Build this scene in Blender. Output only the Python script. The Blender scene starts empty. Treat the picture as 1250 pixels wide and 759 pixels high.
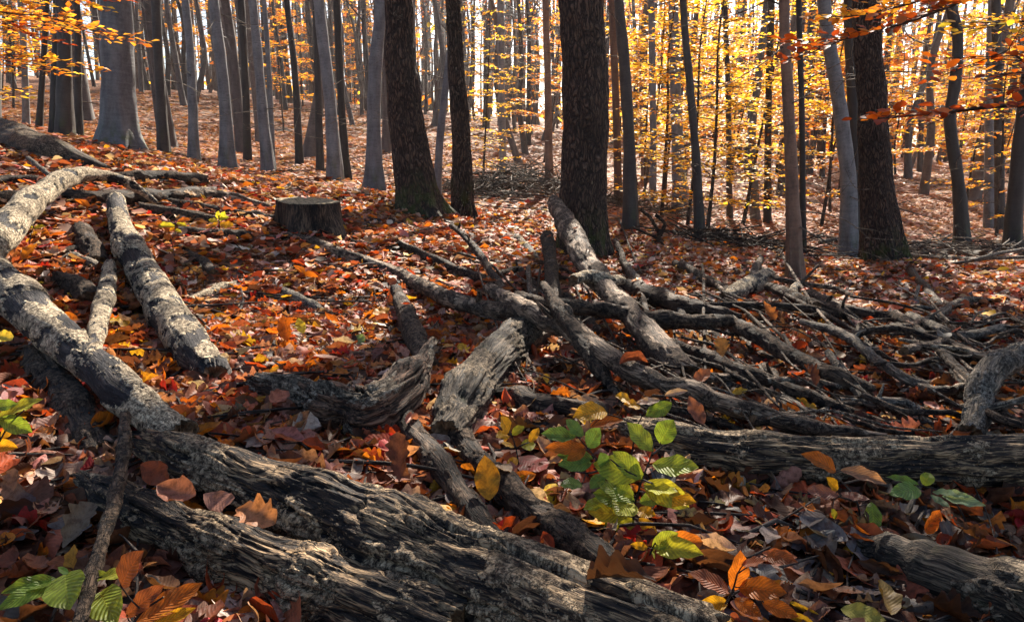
import bpy, math, random
import numpy as np
from mathutils import Vector, Matrix

rng = np.random.default_rng(7)
SC = bpy.context.scene
COL = SC.collection
R = math.radians
FPX = 833.0
PITCH = R(12.0)
CAM = np.array([0.0, 0.0, 0.80])
CF = np.array([0, math.cos(PITCH), -math.sin(PITCH)])
CU = np.array([0, math.sin(PITCH), math.cos(PITCH)])
CR = np.array([1.0, 0, 0])
SUN_AZ, SUN_EL = R(13.0), R(36.0)          # azimuth from +Y towards +X
UP = np.array([0, 0, 1.0])


# ------------------------------------------------------------------ noise
def _hash(ix, iy, iz, k):
    h = (ix * 374761393 + iy * 668265263 + iz * 2147483647 + k * 974634777) & 0xFFFFFFFF
    h = ((h ^ (h >> 13)) * 1274126177) & 0xFFFFFFFF
    h = ((h ^ (h >> 16)) * 2246822519) & 0xFFFFFFFF
    return ((h ^ (h >> 15)) & 0xFFFFFF) / float(0xFFFFFF)


def noise(p, seed=0):
    p = np.asarray(p, float)
    i = np.floor(p).astype(np.int64)
    f = p - i
    u = f * f * f * (f * (f * 6 - 15) + 10)
    out = np.zeros(len(p))
    for dx in (0, 1):
        for dy in (0, 1):
            for dz in (0, 1):
                w = (u[:, 0] if dx else 1 - u[:, 0]) * (u[:, 1] if dy else 1 - u[:, 1]) * (u[:, 2] if dz else 1 - u[:, 2])
                a, b, c = i[:, 0] + dx, i[:, 1] + dy, i[:, 2] + dz
                g = sum((_hash(a, b, c, seed * 7 + q) * 2 - 1) * (f[:, q] - (dx, dy, dz)[q]) for q in range(3))
                out += w * g
    return out * 1.5


def fbm(p, octv=4, seed=0, gain=.5):
    p = np.asarray(p, float)
    s = np.zeros(len(p)); a = 1.0; t = 0
    for o in range(octv):
        s += a * noise(p * (2.03 ** o), seed + o); t += a; a *= gain
    return s / t * 1.3


def ridged(p, octv=4, seed=0):
    p = np.asarray(p, float)
    s = np.zeros(len(p)); a = 1.0; t = 0
    for o in range(octv):
        s += a * (1 - np.abs(noise(p * (2.03 ** o), seed + o)) * 2); t += a; a *= .5
    return s / t


# ------------------------------------------------------------------ camera rays and terrain
def ray(px, py):
    d = CF * FPX + CR * (px - 625.0) + CU * (379.5 - py)
    return d / np.linalg.norm(d)


def at_depth(px, py, y):
    d = ray(px, py)
    return CAM + d * (y / d[1])


CTRL = [(-150, 759, .9), (150, 759, .95), (400, 775, .98), (625, 790, 1.0), (900, 759, 1.08), (1250, 759, 1.15), (1400, 759, 1.15),
        (-150, 620, 1.2), (150, 620, 1.3), (450, 620, 1.42), (700, 620, 1.5), (950, 620, 1.5), (1250, 620, 1.55), (1400, 620, 1.55),
        (-150, 520, 1.6), (150, 520, 1.75), (400, 500, 1.98), (650, 500, 2.1), (900, 520, 2.0), (1250, 520, 2.05), (1400, 520, 2.05),
        (-150, 430, 2.1), (100, 430, 2.4), (300, 430, 2.6), (500, 430, 2.8), (700, 440, 2.75), (900, 440, 2.8), (1250, 440, 2.8), (1400, 440, 2.8),
        (-150, 320, 2.9), (100, 330, 3.5), (300, 340, 4.0), (500, 340, 4.6), (700, 360, 4.6), (900, 370, 4.5), (1100, 370, 4.7), (1250, 375, 4.7), (1400, 375, 4.7),
        (-120, 255, 3.7), (0, 258, 4.0), (100, 262, 4.3), (250, 280, 4.6), (375, 280, 5.2),
        (145, 181, 8.8), (60, 165, 11), (250, 200, 11), (330, 212, 11), (408, 220, 10.5), (458, 231, 10), (562, 265, 8.2), (512, 263, 7.2),
        (670, 240, 11.5), (710, 306, 7.0), (770, 279, 9.5), (855, 293, 9), (830, 257, 13.5), (905, 268, 14), (937, 269, 13), (1035, 312, 9.5),
        (1078, 326, 8.0), (971, 342, 6.2), (1172, 303, 10.5), (1235, 308, 9), (1400, 312, 9),
        (620, 234, 12.5), (600, 195, 22), (350, 172, 20), (100, 145, 18), (1100, 266, 15), (230, 160, 20), (470, 180, 20), (760, 225, 22),
        (-150, 100, 40), (20, 112, 40), (200, 115, 40), (340, 130, 42), (450, 138, 45), (600, 152, 46), (660, 160, 48), (800, 185, 42), (1000, 205, 35),
        (1150, 250, 18), (1200, 214, 32), (1400, 210, 35), (900, 195, 45), (-150, 140, 16)]
_cp = [at_depth(*c) for c in CTRL]
for px, y in ((-400, 120), (0, 120), (300, 120), (600, 120), (900, 120), (1250, 120), (1700, 120)):
    _cp.append(at_depth(px, 100 + max(0, min(px, 1250)) * .075, y))
_cp += [np.array(v, float) for v in [(-3, .3, .45), (3, .3, -.05), (0, -2, .1), (-5, -2, .7), (5, -2, -.3), (-9, 2, 1.2), (9, 2, -.5), (-25, 5, 3), (25, 5, -.6),
                                     (-60, 10, 6), (60, 10, 0), (0, -30, 0), (-60, -60, 4), (60, -60, -1), (0, -120, 0), (-160, 0, 9), (160, 0, 2), (0, 0, .08)]]
_cp = np.array(_cp)


def _warp(x, y):
    r = np.hypot(x, y) + 1e-9
    k = np.arcsinh(r / 1.2) / r
    return np.stack([x * k, y * k], -1)


_cw = _warp(_cp[:, 0], _cp[:, 1])


def _tps(d2):
    return .5 * d2 * np.log(d2 + 1e-9)


_n = len(_cw)
_A = np.zeros((_n + 3, _n + 3))
_A[:_n, :_n] = _tps(((_cw[:, None] - _cw[None]) ** 2).sum(-1)) + np.eye(_n) * .0015
_A[:_n, _n] = 1; _A[:_n, _n + 1:] = _cw; _A[_n, :_n] = 1; _A[_n + 1:, :_n] = _cw.T
_W = np.linalg.solve(_A, np.concatenate([_cp[:, 2], np.zeros(3)]))


def H(x, y, detail=True):
    x = np.atleast_1d(np.asarray(x, float)); y = np.atleast_1d(np.asarray(y, float))
    q = _warp(x, y)
    out = np.zeros(len(q))
    for s in range(0, len(q), 20000):
        c = q[s:s + 20000]
        out[s:s + 20000] = _tps(((c[:, None] - _cw[None]) ** 2).sum(-1)) @ _W[:_n] + _W[_n] + c @ _W[_n + 1:]
    if detail:
        p = np.stack([x, y, 0 * x], -1)
        r = np.hypot(x, y)
        out += fbm(p * 1.6, 3, 3) * .035 + fbm(p * .35, 2, 11) * np.clip(r * .012, 0, .12)
    return out


_ts = np.geomspace(.5, 90, 700)


def P(px, py, lift=0.0):
    """point on the pixel's ray that lies `lift` above the ground"""
    d = ray(px, py)
    q = CAM + d * _ts[:, None]
    g = q[:, 2] - H(q[:, 0], q[:, 1]) - lift
    i = np.nonzero(g < 0)[0]
    if len(i) == 0:
        return CAM + d * 12
    i = max(1, i[0])
    a = g[i - 1] / (g[i - 1] - g[i] + 1e-12)
    return CAM + d * (_ts[i - 1] + a * (_ts[i] - _ts[i - 1]))


def depth(p):
    return float(np.dot(np.asarray(p) - CAM, CF))


# ------------------------------------------------------------------ mesh building
class MB:
    def __init__(self):
        self.v = []; self.f = []; self.n = 0; self.at = {}

    def add(self, V, F, **at):
        V = np.asarray(V, float)
        if not isinstance(F, (list, tuple)):
            F = [F]
        for f in F:
            if len(f):
                self.f.append(np.asarray(f, np.int64) + self.n)
        for k in set(self.at) | set(at):
            if k not in self.at:
                w = np.asarray(at[k]).shape[-1] if np.ndim(at[k]) > 1 else 1
                self.at[k] = ([np.zeros((self.n, w))] if self.n else [])
                self.at[k + '#'] = w
        for k in [k for k in self.at if not k.endswith('#')]:
            w = self.at[k + '#']
            a = at.get(k)
            a = np.zeros((len(V), w)) if a is None else np.asarray(a, float).reshape(len(V), w)
            self.at[k].append(a)
        self.v.append(V); self.n += len(V)

    def mesh(self, name, mat, origin=(0, 0, 0)):
        me = bpy.data.meshes.new(name)
        V = np.concatenate(self.v) - np.asarray(origin, float)
        lt = np.concatenate([np.full(len(f), f.shape[1]) for f in self.f])
        li = np.concatenate([f.ravel() for f in self.f])
        me.vertices.add(len(V)); me.vertices.foreach_set('co', V.astype(np.float32).ravel())
        me.loops.add(len(li)); me.loops.foreach_set('vertex_index', li.astype(np.int32))
        me.polygons.add(len(lt))
        ls = np.concatenate([[0], np.cumsum(lt)[:-1]])
        me.polygons.foreach_set('loop_start', ls.astype(np.int32))
        me.polygons.foreach_set('loop_total', lt.astype(np.int32))
        me.polygons.foreach_set('use_smooth', np.ones(len(lt), bool))
        for k, parts in self.at.items():
            if k.endswith('#'):
                continue
            a = np.concatenate(parts).astype(np.float32)
            if k == 'Col':
                t = me.attributes.new(k, 'FLOAT_COLOR', 'POINT')
                t.data.foreach_set('color', np.concatenate([a[:, :3], np.ones((len(a), 1), np.float32)], 1).ravel())
            elif a.shape[1] == 3:
                t = me.attributes.new(k, 'FLOAT_VECTOR', 'POINT'); t.data.foreach_set('vector', a.ravel())
            else:
                t = me.attributes.new(k, 'FLOAT', 'POINT'); t.data.foreach_set('value', a.ravel())
        me.update(calc_edges=True)
        if mat is not None:
            me.materials.append(mat)
        return me

    def obj(self, name, mat, parent=None, origin=(0, 0, 0)):
        o = bpy.data.objects.new(name, self.mesh(name, mat, origin))
        COL.objects.link(o)
        if parent is not None:
            o.parent = parent
        else:
            o.location = origin
        return o


def empty(name, loc):
    o = bpy.data.objects.new(name, None); COL.objects.link(o)
    o.location = loc; o.empty_display_size = .1
    return o


def tag(o, label=None, cat=None, group=None, kind=None):
    if label: o['label'] = label
    if cat: o['category'] = cat
    if group: o['group'] = group
    if kind: o['kind'] = kind
    return o


def spline(pts, n_per=12):
    """Catmull-Rom through rows (any width)"""
    p = np.asarray(pts, float)
    if len(p) == 2:
        p = np.stack([p[0], (p[0] + p[1]) / 2, p[1]])
    e = np.concatenate([[2 * p[0] - p[1]], p, [2 * p[-1] - p[-2]]])
    out = []
    t = np.linspace(0, 1, n_per, endpoint=False)[:, None]
    for i in range(1, len(e) - 2):
        a, b, c, d = e[i - 1], e[i], e[i + 1], e[i + 2]
        out.append(.5 * (2 * b + (c - a) * t + (2 * a - 5 * b + 4 * c - d) * t ** 2 + (3 * b - a - 3 * c + d) * t ** 3))
    out.append(p[-1:])
    return np.concatenate(out)


def resample(path, step):
    seg = np.linalg.norm(np.diff(path[:, :3], axis=0), axis=1)
    s = np.concatenate([[0], np.cumsum(seg)])
    n = max(3, int(s[-1] / step) + 1)
    t = np.linspace(0, s[-1], n)
    return np.stack([np.interp(t, s, path[:, k]) for k in range(path.shape[1])], 1), t


def frames(C):
    T = np.gradient(C, axis=0); T /= np.linalg.norm(T, axis=1, keepdims=True) + 1e-12
    a = np.array([0, 0, 1.0]) if abs(T[0, 2]) < .8 else np.array([1.0, 0, 0])
    n = np.cross(T[0], a); n /= np.linalg.norm(n)
    N = [n]
    for i in range(1, len(C)):
        n = N[-1] - T[i] * np.dot(N[-1], T[i]); n /= np.linalg.norm(n) + 1e-12
        N.append(n)
    N = np.array(N)
    return T, N, np.cross(T, N)


def tube(mb, pts, radii, segs=12, step=.05, disp=None, jag=(0, 0), seed=0, caps=(True, True), flat=1.0, uvs=None, **extra):
    """pts (n,3) control points, radii (n) -> rings; disp(lp, r, s, L) -> (offset, patch)"""
    path = spline(np.concatenate([np.asarray(pts, float), np.asarray(radii, float)[:, None]], 1))
    path, s = resample(path, step)
    C, r = path[:, :3], np.maximum(path[:, 3], 1e-4)
    T, N, B = frames(C)
    m, L = len(C), s[-1]
    th = np.linspace(0, 2 * math.pi, segs, endpoint=False)
    ct, st = np.cos(th), np.sin(th)
    rm = float(np.median(r))
    lp = np.stack([np.outer(r, ct), np.outer(r, st), np.repeat(s[:, None], segs, 1)], -1).reshape(-1, 3)
    lp[:, 2] += seed * 3.7
    rr = np.repeat(r, segs)
    off = np.zeros(len(rr)); patch = np.zeros(len(rr)); 
    if disp is not None:
        off, patch = disp(lp, rr, np.repeat(s, segs), L)
    rad = np.maximum(rr + off, rr * .15)
    dirv = (ct[None, :, None] * N[:, None, :] + st[None, :, None] * B[:, None, :] * flat).reshape(-1, 3)
    ax = np.zeros(len(rr))
    if jag[0] or jag[1]:
        pj = np.stack([np.tile(ct, m) * 2.2, np.tile(st, m) * 2.2, np.full(m * segs, seed * 1.3)], -1)
        pk = pj * 2.7
        jn = (noise(pj[:segs], 5) + .6 * noise(pk[:segs], 6)); jm = (noise(pj[:segs] + 9, 7) + .6 * noise(pk[:segs] + 4, 8))
        w0 = np.clip(1 - s / (r[0] * 2.5 + 1e-6), 0, 1); w1 = np.clip(1 - (L - s) / (r[-1] * 2.5 + 1e-6), 0, 1)
        ax = (np.outer(w0, jn) * r[0] * jag[0] + np.outer(w1, jm) * r[-1] * jag[1]).ravel()
    V = np.repeat(C, segs, 0) + dirv * rad[:, None] + np.repeat(T, segs, 0) * ax[:, None]
    i = np.arange(m - 1)[:, None] * segs; j = np.arange(segs)[None]; k = (j + 1) % segs
    Q = np.stack([i + j, i + k, i + segs + k, i + segs + j], -1).reshape(-1, 4)
    cap = np.zeros(len(V))
    allV, allF, alllp, allcap, allpatch = [V], [Q], [lp], [cap], [patch]
    base = len(V)
    for end in (0, 1):
        if not caps[end]:
            continue
        ring = np.arange(segs) if end == 0 else (m - 1) * segs + np.arange(segs)
        c = V[ring].mean(0); t = T[0] if end == 0 else T[-1]; r0 = r[0] if end == 0 else r[-1]
        prev = ring
        for sc in (.93, .72, .45, .2):
            rg = c + (V[ring] - c) * sc
            depthv = ((noise(np.stack([ct * 3 * sc, st * 3 * sc, np.full(segs, seed + end * 5.0)], -1), 9)) * .5 - (.18 * (1 - sc))) * r0 * (.25 + (jag[end] or 0)) * (1 if sc < .9 else 0)
            rg = rg + (t if end else -t) * depthv[:, None]
            nw = base + np.arange(segs)
            q = np.stack([prev, np.roll(prev, -1), np.roll(nw, -1), nw], -1)
            allF.append(q if end == 0 else q)
            if end == 0:
                allF[-1] = q[:, ::-1]
            allV.append(rg); l2 = lp[ring].copy(); l2[:, :2] *= sc; alllp.append(l2)
            allcap.append(np.full(segs, 1.0)); allpatch.append(np.zeros(segs))
            base += segs; prev = nw
        allV.append(allV[-1].mean(0)[None]); alllp.append(alllp[-1].mean(0)[None]); allcap.append(np.ones(1)); allpatch.append(np.zeros(1))
        tr = np.stack([prev, np.roll(prev, -1), np.full(segs, base)], -1)
        allF.append(tr[:, ::-1] if end == 0 else tr)
        base += 1
    V = np.concatenate(allV)
    at = dict(lp=np.concatenate(alllp), cap=np.concatenate(allcap)[:, None], patch=np.concatenate(allpatch)[:, None])
    mb.add(V, allF, **at)
    return C, r, T


# ------------------------------------------------------------------ leaves
def leaf_template(kind, ns, nu, fold=.2, curl=.5, roll=0., wave=.0, ph=0.):
    t = np.linspace(0, 1, ns + 1)
    if kind == 'oak':
        env = .30 * np.sin(math.pi * np.clip(t, 0, 1) ** 1.25) ** .75
        w = env * (1 + .24 * np.cos(2 * math.pi * (t * 4.4 + .1))) + .012
        w[-1] = .02
    else:
        w = .31 * np.sin(math.pi * t ** .86) ** .85 + .004
        w = np.where(t > .85, w * (1 - .25 * (t - .85) / .15), w)
    u = np.linspace(-1, 1, nu + 1)
    U, Tt = np.meshgrid(u, t)
    x = U * w[:, None]
    if kind == 'oak':                        # lobes lean to the tip
        Tt2 = Tt + .10 * np.abs(U) * np.sin(math.pi * Tt)
    else:
        Tt2 = Tt + .04 * np.abs(U) * np.sin(math.pi * Tt)
    z = fold * np.abs(x) + wave * np.sin(Tt * 17 + ph + 1.3 * np.sign(U)) * np.abs(U) ** 1.5 * np.sin(math.pi * Tt)
    if roll:
        a = x * roll / .3
        z = z + (1 - np.cos(a)) * .3 / roll; x = np.sin(a) * .3 / roll
    c = curl if abs(curl) > .02 else .02
    yy = (1 / c + -z) * np.sin(c * (Tt2 - .5)); zz = (1 / c) - (1 / c - z) * np.cos(c * (Tt2 - .5))
    V = np.stack([x, yy + .5, zz], -1).reshape(-1, 3)
    luv = np.stack([U, Tt, 0 * U], -1).reshape(-1, 3)
    i = np.arange(ns)[:, None] * (nu + 1); j = np.arange(nu)[None]
    F = np.stack([i + j, i + j + 1, i + nu + 2 + j, i + nu + 1 + j], -1).reshape(-1, 4)
    return V, F, luv


def orient(nrm, yaw):
    nrm = nrm / np.linalg.norm(nrm, axis=1, keepdims=True)
    d = np.stack([np.cos(yaw), np.sin(yaw), 0 * yaw], -1)
    y = d - nrm * (d * nrm).sum(1, keepdims=True); y /= np.linalg.norm(y, axis=1, keepdims=True) + 1e-9
    x = np.cross(y, nrm)
    return np.stack([x, y, nrm], -1)          # columns


def batch(mb, tpl, pos, Rm, size, col):
    """tpl list of templates, assigned round robin at random"""
    idx = rng.integers(0, len(tpl), len(pos))
    for k, (V, F, luv) in enumerate(tpl):
        s = np.nonzero(idx == k)[0]
        if not len(s):
            continue
        W = pos[s][:, None, :] + np.einsum('nij,vj->nvi', Rm[s], V) * size[s][:, None, None]
        n, v = len(s), len(V)
        FF = (F[None] + (np.arange(n) * v)[:, None, None]).reshape(-1, F.shape[1])
        mb.add(W.reshape(-1, 3), FF, Col=np.repeat(col[s], v, 0), luv=np.tile(luv, (n, 1)))


def pick(pal, wts, n, jit=.25):
    pal = np.array(pal); w = np.array(wts, float); w /= w.sum()
    c = pal[rng.choice(len(pal), n, p=w)]
    return np.clip(c * (1 + (rng.random((n, 1)) - .5) * 2 * jit) * (1 + (rng.random((n, 3)) - .5) * .2), .004, .95)


# ------------------------------------------------------------------ materials
class NT:
    def __init__(self, name):
        self.m = bpy.data.materials.new(name); self.m.use_nodes = True
        self.t = self.m.node_tree; self.t.nodes.clear()
        self.out = self.t.nodes.new('ShaderNodeOutputMaterial')

    def n(self, typ, **kw):
        o = self.t.nodes.new(typ)
        for k, v in kw.items():
            if k in o.inputs.keys() if isinstance(k, str) else False:
                self.set(o.inputs[k], v)
            else:
                setattr(o, k, v)
        return o

    def set(self, sock, v):
        if isinstance(v, bpy.types.NodeSocket):
            self.t.links.new(v, sock)
        else:
            sock.default_value = v

    def attr(self, name, out='Vector'):
        return self.n('ShaderNodeAttribute', attribute_name=name).outputs[out]

    def math(self, op, a, b=0.0, c=0.0, clamp=False):
        o = self.n('ShaderNodeMath', operation=op, use_clamp=clamp)
        for i, v in enumerate((a, b, c)):
            self.set(o.inputs[i], v)
        return o.outputs[0]

    def vmul(self, v, s):
        o = self.n('ShaderNodeVectorMath', operation='MULTIPLY'); self.set(o.inputs[0], v); self.set(o.inputs[1], s)
        return o.outputs[0]

    def noise(self, v, scale=1.0, detail=4.0, rough=.55, dist=0.0, out='Fac'):
        o = self.n('ShaderNodeTexNoise'); self.set(o.inputs['Vector'], v)
        o.inputs['Scale'].default_value = scale; o.inputs['Detail'].default_value = detail
        o.inputs['Roughness'].default_value = rough; o.inputs['Distortion'].default_value = dist
        return o.outputs[out]

    def voro(self, v, scale=1.0, feature='F1', out='Distance'):
        o = self.n('ShaderNodeTexVoronoi', feature=feature); self.set(o.inputs['Vector'], v)
        o.inputs['Scale'].default_value = scale
        return o.outputs[out]

    def ramp(self, f, stops, interp='LINEAR'):
        o = self.n('ShaderNodeValToRGB'); self.set(o.inputs[0], f)
        e = o.color_ramp.elements
        o.color_ramp.interpolation = interp
        while len(e) < len(stops):
            e.new(.5)
        for k, (p, c) in enumerate(stops):
            e[k].position = p; e[k].color = (c, c, c, 1) if np.isscalar(c) else (*c, 1)
        return o.outputs[0]

    def mix(self, f, a, b, mode='MIX'):
        o = self.n('ShaderNodeMix', data_type='RGBA', blend_type=mode)
        self.set(o.inputs[0], f)
        for i, v in ((6, a), (7, b)):
            if isinstance(v, tuple) and len(v) == 3: v = (*v, 1)
            self.set(o.inputs[i], v)
        return o.outputs[2]

    def sstep(self, f, a, b):
        o = self.n('ShaderNodeMapRange', interpolation_type='SMOOTHSTEP'); self.set(o.inputs[0], f)
        o.inputs[1].default_value = a; o.inputs[2].default_value = b
        return o.outputs[0]

    def bump(self, h, strength, dist, normal=None):
        o = self.n('ShaderNodeBump'); self.set(o.inputs['Height'], h)
        o.inputs['Strength'].default_value = strength; o.inputs['Distance'].default_value = dist
        if normal is not None: self.set(o.inputs['Normal'], normal)
        return o.outputs[0]

    def bsdf(self, color, rough=.8, spec=.3, normal=None):
        o = self.n('ShaderNodeBsdfPrincipled')
        self.set(o.inputs['Base Color'], color if not (isinstance(color, tuple) and len(color) == 3) else (*color, 1))
        self.set(o.inputs['Roughness'], rough); self.set(o.inputs['Specular IOR Level'], spec)
        if normal is not None: self.set(o.inputs['Normal'], normal)
        return o

    def done(self, sh):
        self.t.links.new(sh, self.out.inputs['Surface'])
        return self.m


def dead_wood(name, dark=(.016, .017, .021), mid=(.075, .062, .055), light=(.30, .235, .175), bark_lo=(.10, .078, .062), bark_hi=(.40, .33, .25),
              cap=(.26, .15, .08), grain=1.0, bias=0.0, moss=0.0):
    n = NT(name)
    lp = n.attr('lp'); pt = n.attr('patch', 'Fac'); cp = n.attr('cap', 'Fac')
    inf = n.n('ShaderNodeObjectInfo').outputs['Random']
    off = n.n('ShaderNodeCombineXYZ'); n.set(off.inputs[2], n.math('MULTIPLY', inf, 37.0))
    va = n.n('ShaderNodeVectorMath', operation='ADD'); n.set(va.inputs[0], lp); n.set(va.inputs[1], off.outputs[0])
    v = va.outputs[0]
    wd = n.n('ShaderNodeTexNoise'); n.set(wd.inputs['Vector'], n.vmul(v, (16, 16, 9))); wd.inputs['Scale'].default_value = 1; wd.inputs['Detail'].default_value = 3
    wv = n.n('ShaderNodeVectorMath', operation='MULTIPLY_ADD'); n.set(wv.inputs[0], wd.outputs['Color']); n.set(wv.inputs[1], (.022, .022, .03)); n.set(wv.inputs[2], v)
    w = wv.outputs[0]
    g = n.noise(n.vmul(w, (230 * grain, 230 * grain, 17)), 1, 7, .66, .3)
    g2 = n.noise(n.vmul(w, (60, 60, 8)), 1, 6, .62, .5)
    big = n.noise(n.vmul(v, (13, 13, 5.5)), 1, 6, .64)
    gg = n.math('ADD', n.math('MULTIPLY', g, .5), n.math('ADD', n.math('MULTIPLY', g2, .34), n.math('MULTIPLY', big, .46)))
    bare = n.ramp(gg, [(.565 - bias, dark), (.635 - bias, mid), (.685 - bias, tuple(.5 * a + .5 * b for a, b in zip(mid, light))), (.75 - bias, light)])
    # drying checks and black rot
    ch = n.math('ABSOLUTE', n.math('SUBTRACT', n.noise(n.vmul(w, (95, 95, 5)), 1, 3, .5), .5))
    chk = n.math('SUBTRACT', 1.0, n.sstep(ch, .004, .03))
    rot = n.sstep(n.noise(n.vmul(w, (30, 30, 6.5)), 1, 7, .7), .52, .60)
    bare = n.mix(n.math('MULTIPLY', rot, .85), bare, n.mix(.75, bare, dark))
    bare = n.mix(n.math('MULTIPLY', chk, .85), bare, (.006, .0055, .006))
    fl = n.sstep(n.noise(n.vmul(v, (120, 120, 55)), 1, 6, .7), .60, .66)
    bare = n.mix(n.math('MULTIPLY', fl, .55), bare, tuple(min(1, c * 1.25) for c in light))
    # loose bark plates
    bn = n.noise(n.vmul(w, (75, 75, 55)), 1, 8, .72)
    c1 = n.math('ABSOLUTE', n.math('SUBTRACT', n.noise(n.vmul(w, (34, 34, 62)), 1, 5, .6), .5))
    c2 = n.math('ABSOLUTE', n.math('SUBTRACT', n.noise(n.vmul(w, (70, 70, 38)), 1, 4, .6), .5))
    ck = n.math('MULTIPLY', n.sstep(c1, .0, .035), n.sstep(c2, .0, .022))
    bcol = n.ramp(bn, [(.36, (.014, .012, .011)), (.44, bark_lo), (.52, tuple(.45 * a + .55 * b for a, b in zip(bark_lo, bark_hi))), (.61, bark_hi)])
    bcol = n.mix(n.sstep(n.noise(n.vmul(v, (17, 17, 9)), 1, 6, .7), .53, .62), bcol, n.mix(.5, bcol, (.02, .017, .015)))
    bcol = n.mix(ck, n.mix(.8, bcol, (.012, .010, .009)), bcol)
    m = n.sstep(n.math('ADD', pt, n.math('MULTIPLY', n.math('SUBTRACT', bn, .5), 1.5)), .47, .505)
    col = n.mix(m, bare, bcol)
    if moss:
        geo = n.n('ShaderNodeNewGeometry'); sx = n.n('ShaderNodeSeparateXYZ'); n.set(sx.inputs[0], geo.outputs['Normal'])
        mm = n.math('MULTIPLY', n.sstep(sx.outputs[2], .1, .9), n.sstep(n.noise(n.vmul(v, (14, 14, 10)), 1, 6, .65), .52, .66))
        col = n.mix(n.math('MULTIPLY', mm, moss), col, (.055, .062, .018))
    ccol = n.ramp(n.noise(n.vmul(v, (60, 60, 20)), 1, 5, .6), [(.35, tuple(c * .25 for c in cap)), (.65, cap)])
    col = n.mix(cp, col, ccol)
    hgt = n.math('ADD', n.math('SUBTRACT', n.math('MULTIPLY', gg, .7), n.math('MULTIPLY', chk, .25)), n.math('MULTIPLY', m, n.math('ADD', .25, n.math('ADD', n.math('MULTIPLY', bn, .7), n.math('MULTIPLY', ck, .2)))))
    nor = n.bump(hgt, 1.0, .018)
    rough = n.math('ADD', .72, n.math('MULTIPLY', m, .2))
    return n.done(n.bsdf(col, rough, .14, nor).outputs[0])


def oak_bark(name, lo=(.012, .0088, .0078), hi=(.135, .086, .06), moss=True):
    n = NT(name)
    lp = n.attr('lp')
    nz = n.n('ShaderNodeTexNoise'); n.set(nz.inputs['Vector'], n.vmul(lp, (11, 11, 5))); nz.inputs['Scale'].default_value = 1
    w = n.n('ShaderNodeVectorMath', operation='MULTIPLY_ADD'); n.set(w.inputs[0], nz.outputs['Color']); n.set(w.inputs[1], (.11, .11, .34)); n.set(w.inputs[2], lp)
    v = w.outputs[0]
    e = n.voro(n.vmul(v, (38, 38, 8.5)), 1, 'DISTANCE_TO_EDGE')
    e2 = n.voro(n.vmul(v, (70, 70, 26)), 1, 'DISTANCE_TO_EDGE')
    fi = n.noise(n.vmul(lp, (160, 160, 60)), 1, 5, .6)
    big = n.noise(n.vmul(lp, (5, 5, 2)), 1, 4, .6)
    h = n.math('ADD', n.sstep(e, 0, .32), n.math('MULTIPLY', n.sstep(e2, 0, .25), .35))
    f = n.math('ADD', n.math('MULTIPLY', h, .42), n.math('ADD', n.math('MULTIPLY', fi, .35), n.math('MULTIPLY', big, .3)))
    col = n.ramp(f, [(.35, lo), (.62, tuple(.4 * (a + b) for a, b in zip(lo, hi))), (.95, hi)])
    if moss:
        s = n.n('ShaderNodeSeparateXYZ'); n.set(s.inputs[0], lp)
        k = n.math('MULTIPLY', n.math('SUBTRACT', 1.0, n.sstep(s.outputs[2], .08, .60)), n.sstep(n.noise(n.vmul(lp, (9, 9, 5)), 1, 6, .65), .44, .60))
        col = n.mix(n.math('MULTIPLY', k, .85), col, (.05, .065, .014))
    nor = n.bump(n.math('ADD', h, n.math('MULTIPLY', fi, .3)), 1.0, .02)
    return n.done(n.bsdf(col, .82, .25, nor).outputs[0])


def beech_bark(name, lo=(.036, .039, .044), hi=(.215, .225, .235), moss=True, far=False):
    n = NT(name)
    lp = n.attr('lp')
    inf = n.n('ShaderNodeObjectInfo').outputs['Random']
    a = n.noise(n.vmul(lp, (9, 9, 3)), 1, 5, .6)
    b = n.noise(n.vmul(lp, (6, 6, 34)), 1, 4, .6)
    c = n.noise(n.vmul(lp, (60, 60, 45)), 1, 4, .6)
    f = n.math('ADD', n.math('MULTIPLY', a, .55), n.math('ADD', n.math('MULTIPLY', b, .3), n.math('MULTIPLY', c, .2)))
    col = n.ramp(f, [(.34, lo), (.52, tuple(.5 * (x + y) for x, y in zip(lo, hi))), (.70, hi)])
    col = n.mix(n.sstep(b, .62, .72), col, n.mix(.6, col, (.012, .012, .013)))
    tint = n.ramp(inf, [(0, (.55, .5, .46)), (.5, (.9, .9, .92)), (1, (1.25, 1.18, 1.1))])
    col = n.mix(1.0, col, tint, 'MULTIPLY')
    if moss:
        s = n.n('ShaderNodeSeparateXYZ'); n.set(s.inputs[0], lp)
        k = n.math('MULTIPLY', n.math('SUBTRACT', 1.0, n.sstep(s.outputs[2], .05, .5)), n.sstep(n.noise(n.vmul(lp, (8, 8, 5)), 1, 6, .65), .48, .62))
        col = n.mix(n.math('MULTIPLY', k, .65), col, (.055, .075, .014))
    if far:
        return n.done(n.bsdf(col, .75, .3).outputs[0])
    nor = n.bump(n.math('ADD', n.math('MULTIPLY', b, .6), n.math('MULTIPLY', c, .4)), .7, .012)
    return n.done(n.bsdf(col, .62, .35, nor).outputs[0])


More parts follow.
